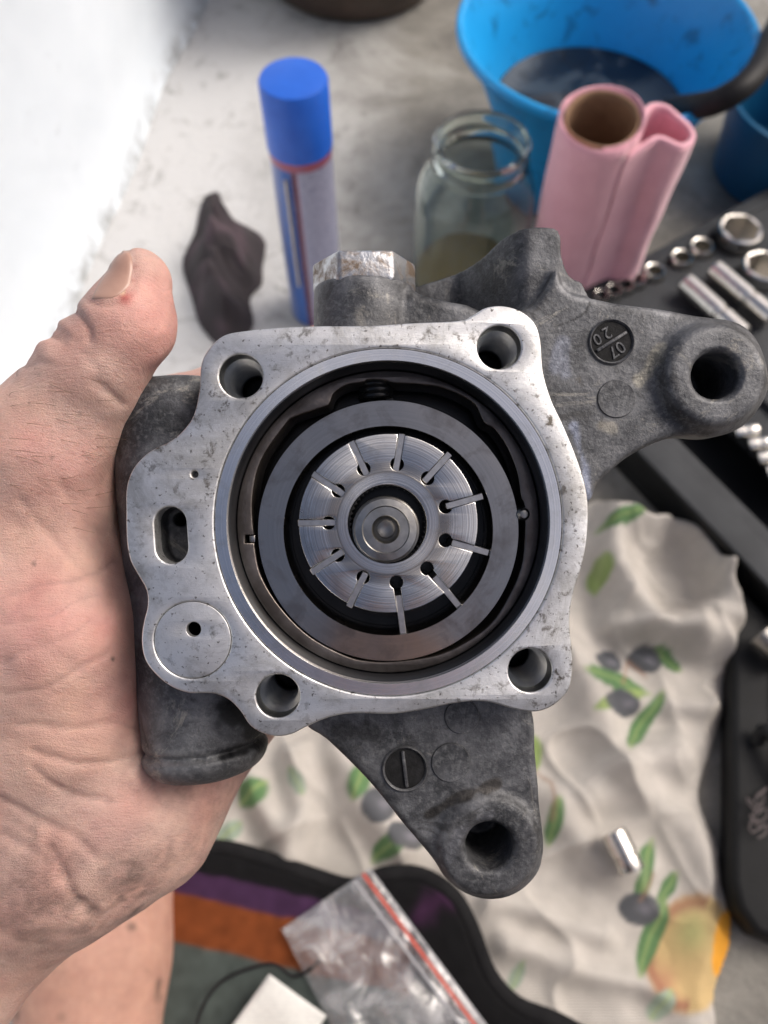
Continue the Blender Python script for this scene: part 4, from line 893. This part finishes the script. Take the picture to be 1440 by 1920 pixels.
CLT = BVHTree.FromObject(cl, bpy.context.evaluated_depsgraph_get())
def on_cloth(p):
    h = CLT.ray_cast(Vector((p[0], p[1], .3)), Vector((0, 0, -1))); return h[0].z if h[0] is not None else .0
for (p0, p1, r, lb) in (((1150,1560), (1186,1634), .0095, 'short chrome socket lying on the printed cloth'),):
    z = on_cloth(G(*p0, .012)) + r + .001; z = max(z, on_cloth(G(*p1, .012)) + r + .001); lying('short_socket', p0, p1, r, z, lb)
_e = lying('extension_socket', (1424,1188), (1480,1235), .010, .0475, 'worn steel socket lying on the black plastic case')
for _c in _e.children: _c.data.materials[0] = satin

# ------------------------------------------------------------ striped mat with black binding
MT = [(270,1560),(340,1584),(420,1590),(500,1612),(580,1640),(660,1662),(720,1640),(790,1640),(850,1678),(885,1740),(920,1830),(975,1890),(1060,1925),(1130,1990),(1000,2120),(400,2120),(240,1900)]
z_m = .030
mt_o = [p for p in catmull([Vector((*q, 0)) for q in Gp(MT, z_m)], 4)]
def mat_h(x, y, d):
    e = np.clip(-d / .006, 0, 1); return .012 + .013 * np.sqrt(e) + .0016 * vnoise(x, y, 0 * x, .03, 71) + .0006 * vnoise(x, y, 0 * x, .008, 72)
def mat_c(V):
    x, y, z = V.T; px, py = toPx(x, y, 0 * x + .025); wv = 5 * vnoise(x, y, z, .01, 73); n = vnoise(x, y, z, .006, 74)
    line = 1585 + (px - 340) * .235 + wv; t = py - line; c = np.tile(np.array((.008, .008, .009)), (len(V), 1))
    
    for t0, cc_ in ((42, (.060, .026, .070)), (88, (.22, .060, .018)), (182, (.085, .105, .098))):
        k_ = 1 / (1 + np.exp(-(t - t0) / 1.5)); c = c * (1 - k_[:, None]) + np.array(cc_) * k_[:, None]
    kr = 1 / (1 + np.exp(-(px - 770) / 3)); c = c * (1 - kr[:, None]) + np.array((.008, .008, .009)) * kr[:, None]; pu = np.exp(-(poly_dist(px + 3 * wv, py, [(790, 1720), (815, 1680), (850, 1690)]) / 16) ** 2)[:, None]; c = c + pu * np.array((.035, .008, .035))
    return c * (1 + .18 * n)[:, None]
fm = cloth_patch('floor_mat', mt_o, mat_h, mat_c, col_mat('woven_mat', .9, .0008, 800, 420, Specular_IOR_Level=.15), .0014, .003, .004)
matE = empty('striped_mat', (-.03, -.05, 0)); fm.parent = matE; fm.location = (.03, .05, 0); fm.name = 'mat_panel'
tag(matE, 'woven mat in purple, orange and grey stripes with black padded binding', 'mat')
bpts = [Vector((p[0] + .03, p[1] + .05, .018)) for p in mt_o]
tube('binding', bpts, .0065, simple('black_binding_cloth', (.006, .006, .007), (.014, .014, .015), 60, .85, 0, .0008, 500, Specular_IOR_Level=.15), matE, 12, True)
# clear zip bag with red seal, paper slip and wire on the mat
def film_mat():
    m = M('clear_plastic_film'); tr = m.n('ShaderNodeBsdfTransparent'); tr.inputs[0].default_value = (.93, .94, .95, 1)
    gl = m.n('ShaderNodeBsdfGlossy'); gl.inputs['Roughness'].default_value = .3
    bm_ = m.n('ShaderNodeBump', i_Height=m.noise(40, 2, .5, 1.0), i_Distance=.0035, i_Strength=1.); m.t.links.new(bm_.outputs[0], gl.inputs['Normal'])
    df = m.n('ShaderNodeBsdfDiffuse'); df.inputs[0].default_value = (.75, .75, .77, 1)
    m1 = m.n('ShaderNodeMixShader'); m.t.links.new(m.ramp(m.noise(35, 5, .65, 1.2), [(.45, .06), (.7, .34)]), m1.inputs[0]); m.t.links.new(tr.outputs[0], m1.inputs[1]); m.t.links.new(df.outputs[0], m1.inputs[2])
    lw = m.n('ShaderNodeLayerWeight'); lw.inputs[0].default_value = .25
    m2 = m.n('ShaderNodeMixShader'); m.t.links.new(m.math('ADD', m.math('MULTIPLY', lw.outputs[1], .6), .10), m2.inputs[0]); m.t.links.new(m1.outputs[0], m2.inputs[1]); m.t.links.new(gl.outputs[0], m2.inputs[2])
    m.t.links.new(m2.outputs[0], m.out.inputs[0]); return m.m
bag = empty('zip_bag', G(700, 1780, .028)); tag(bag, 'clear plastic zip bag with a red seal line lying on the striped mat', 'plastic bag')
bo = bag.location.copy()
cs = [G(*q, .031) for q in ((528,1742), (694,1628), (930,1945), (690,2060))]
V = []; Fc = []; nu = 46
for lay in (0, 1):
    for i in range(nu + 1):
        for j in range(nu + 1):
            u, v = i / nu, j / nu; p = cs[0].lerp(cs[1], u).lerp(cs[3].lerp(cs[2], u), v); e = min(u, 1 - u, v, 1 - v)
            puff = min(1, e * 6); q = .5 + .5 * float(vnoise(p.x, p.y, 0, .022, 81)); q2 = float(vnoise(p.x + p.y, p.y, 0, .012, 82))
            V.append(p - bo + Vector((0, 0, puff * (.010 * q + .002 * q2) if lay else .0002)))
for lay in (0, 1):
    o_ = lay * (nu + 1) ** 2
    for i in range(nu):
        for j in range(nu): a = o_ + i * (nu + 1) + j; Fc.append([a, a + 1, a + nu + 2, a + nu + 1])
link('bag_film', mk_mesh('bag_film', V, Fc), film_mat(), bag, None, True, 0)
dirz = (cs[2] - cs[1]); nrm = Vector((-dirz.y, dirz.x, 0)).normalized(); nrm = nrm if nrm.x < 0 else -nrm
def strip(name, off, wd_, h, mat):
    Vv = []; Ff = []
    for k in range(31):
        p = cs[1] + dirz * (k / 30) + nrm * off - bo; zz_ = h + .0012 * math.sin(k * .8)
        for s_, z_ in ((0, -.0004), (0, .0006), (wd_, .0006), (wd_, -.0004)): Vv.append(p + nrm * s_ + Vector((0, 0, zz_ + z_)))
    for k in range(30):
        for q in range(4): Ff.append([k * 4 + q, k * 4 + (q + 1) % 4, k * 4 + 4 + (q + 1) % 4, k * 4 + 4 + q])
    return link(name, mk_mesh(name, Vv, Ff), mat, bag, None, True, 30)
strip('red_seal', .005, .0024, .008, simple('red_seal_plastic', (.42, .06, .035), (.52, .09, .06), 60, .4))
m = M('clear_seal_rib'); m.set(Base_Color=(.6, .6, .63), Roughness=.25, Transmission_Weight=.5)
strip('seal_rib', .0125, .0016, .008, m.m); strip('seal_edge', .0002, .0010, .006, m.m)
# small parts showing inside the bag and the paper slip
m = M('printed_paper'); wv = m.n('ShaderNodeTexWave', bands_direction='Y', i_Vector=m.co, i_Scale=140., i_Distortion=1.5, i_Detail=2.).outputs[1]
m.set(Base_Color=m.mix(m.ramp(m.math('MULTIPLY', wv, m.noise(300)), [(.42, 0), (.5, .35)]), (.66, .66, .63), (.3, .3, .32)), Roughness=.8)
pp = [G(*q, .040) for q in ((505,1826), (612,1905), (560,1985), (420,1945))]
pc = sum(pp, Vector()) / 4; V = []; Fc = []
for i in range(13):
    for j in range(13):
        p = pp[0].lerp(pp[1], i / 12).lerp(pp[3].lerp(pp[2], i / 12), j / 12); V.append(p - pc + Vector((0, 0, .0022 * math.sin(i * .35) * math.sin(j * .4 + .5))))
for i in range(12):
    for j in range(12): a = i * 13 + j; Fc.append([a, a + 1, a + 14, a + 13])
sl = link('paper_slip', mk_mesh('paper_slip', V, Fc), m.m, None, pc, True, 0); s_ = sl.modifiers.new('thickness', 'SOLIDIFY'); s_.thickness = .0004
tag(sl, 'small white printed paper slip lying on the striped mat', 'paper')
tag(tube('wire', catmull([G(*q, .034) for q in ((362,1960),(375,1900),(405,1850),(450,1822),(510,1808),(548,1830),(575,1822),(600,1800))], 8, False), .0012, rub, None, 8), 'thin black bent wire lying on the striped mat', 'wire')
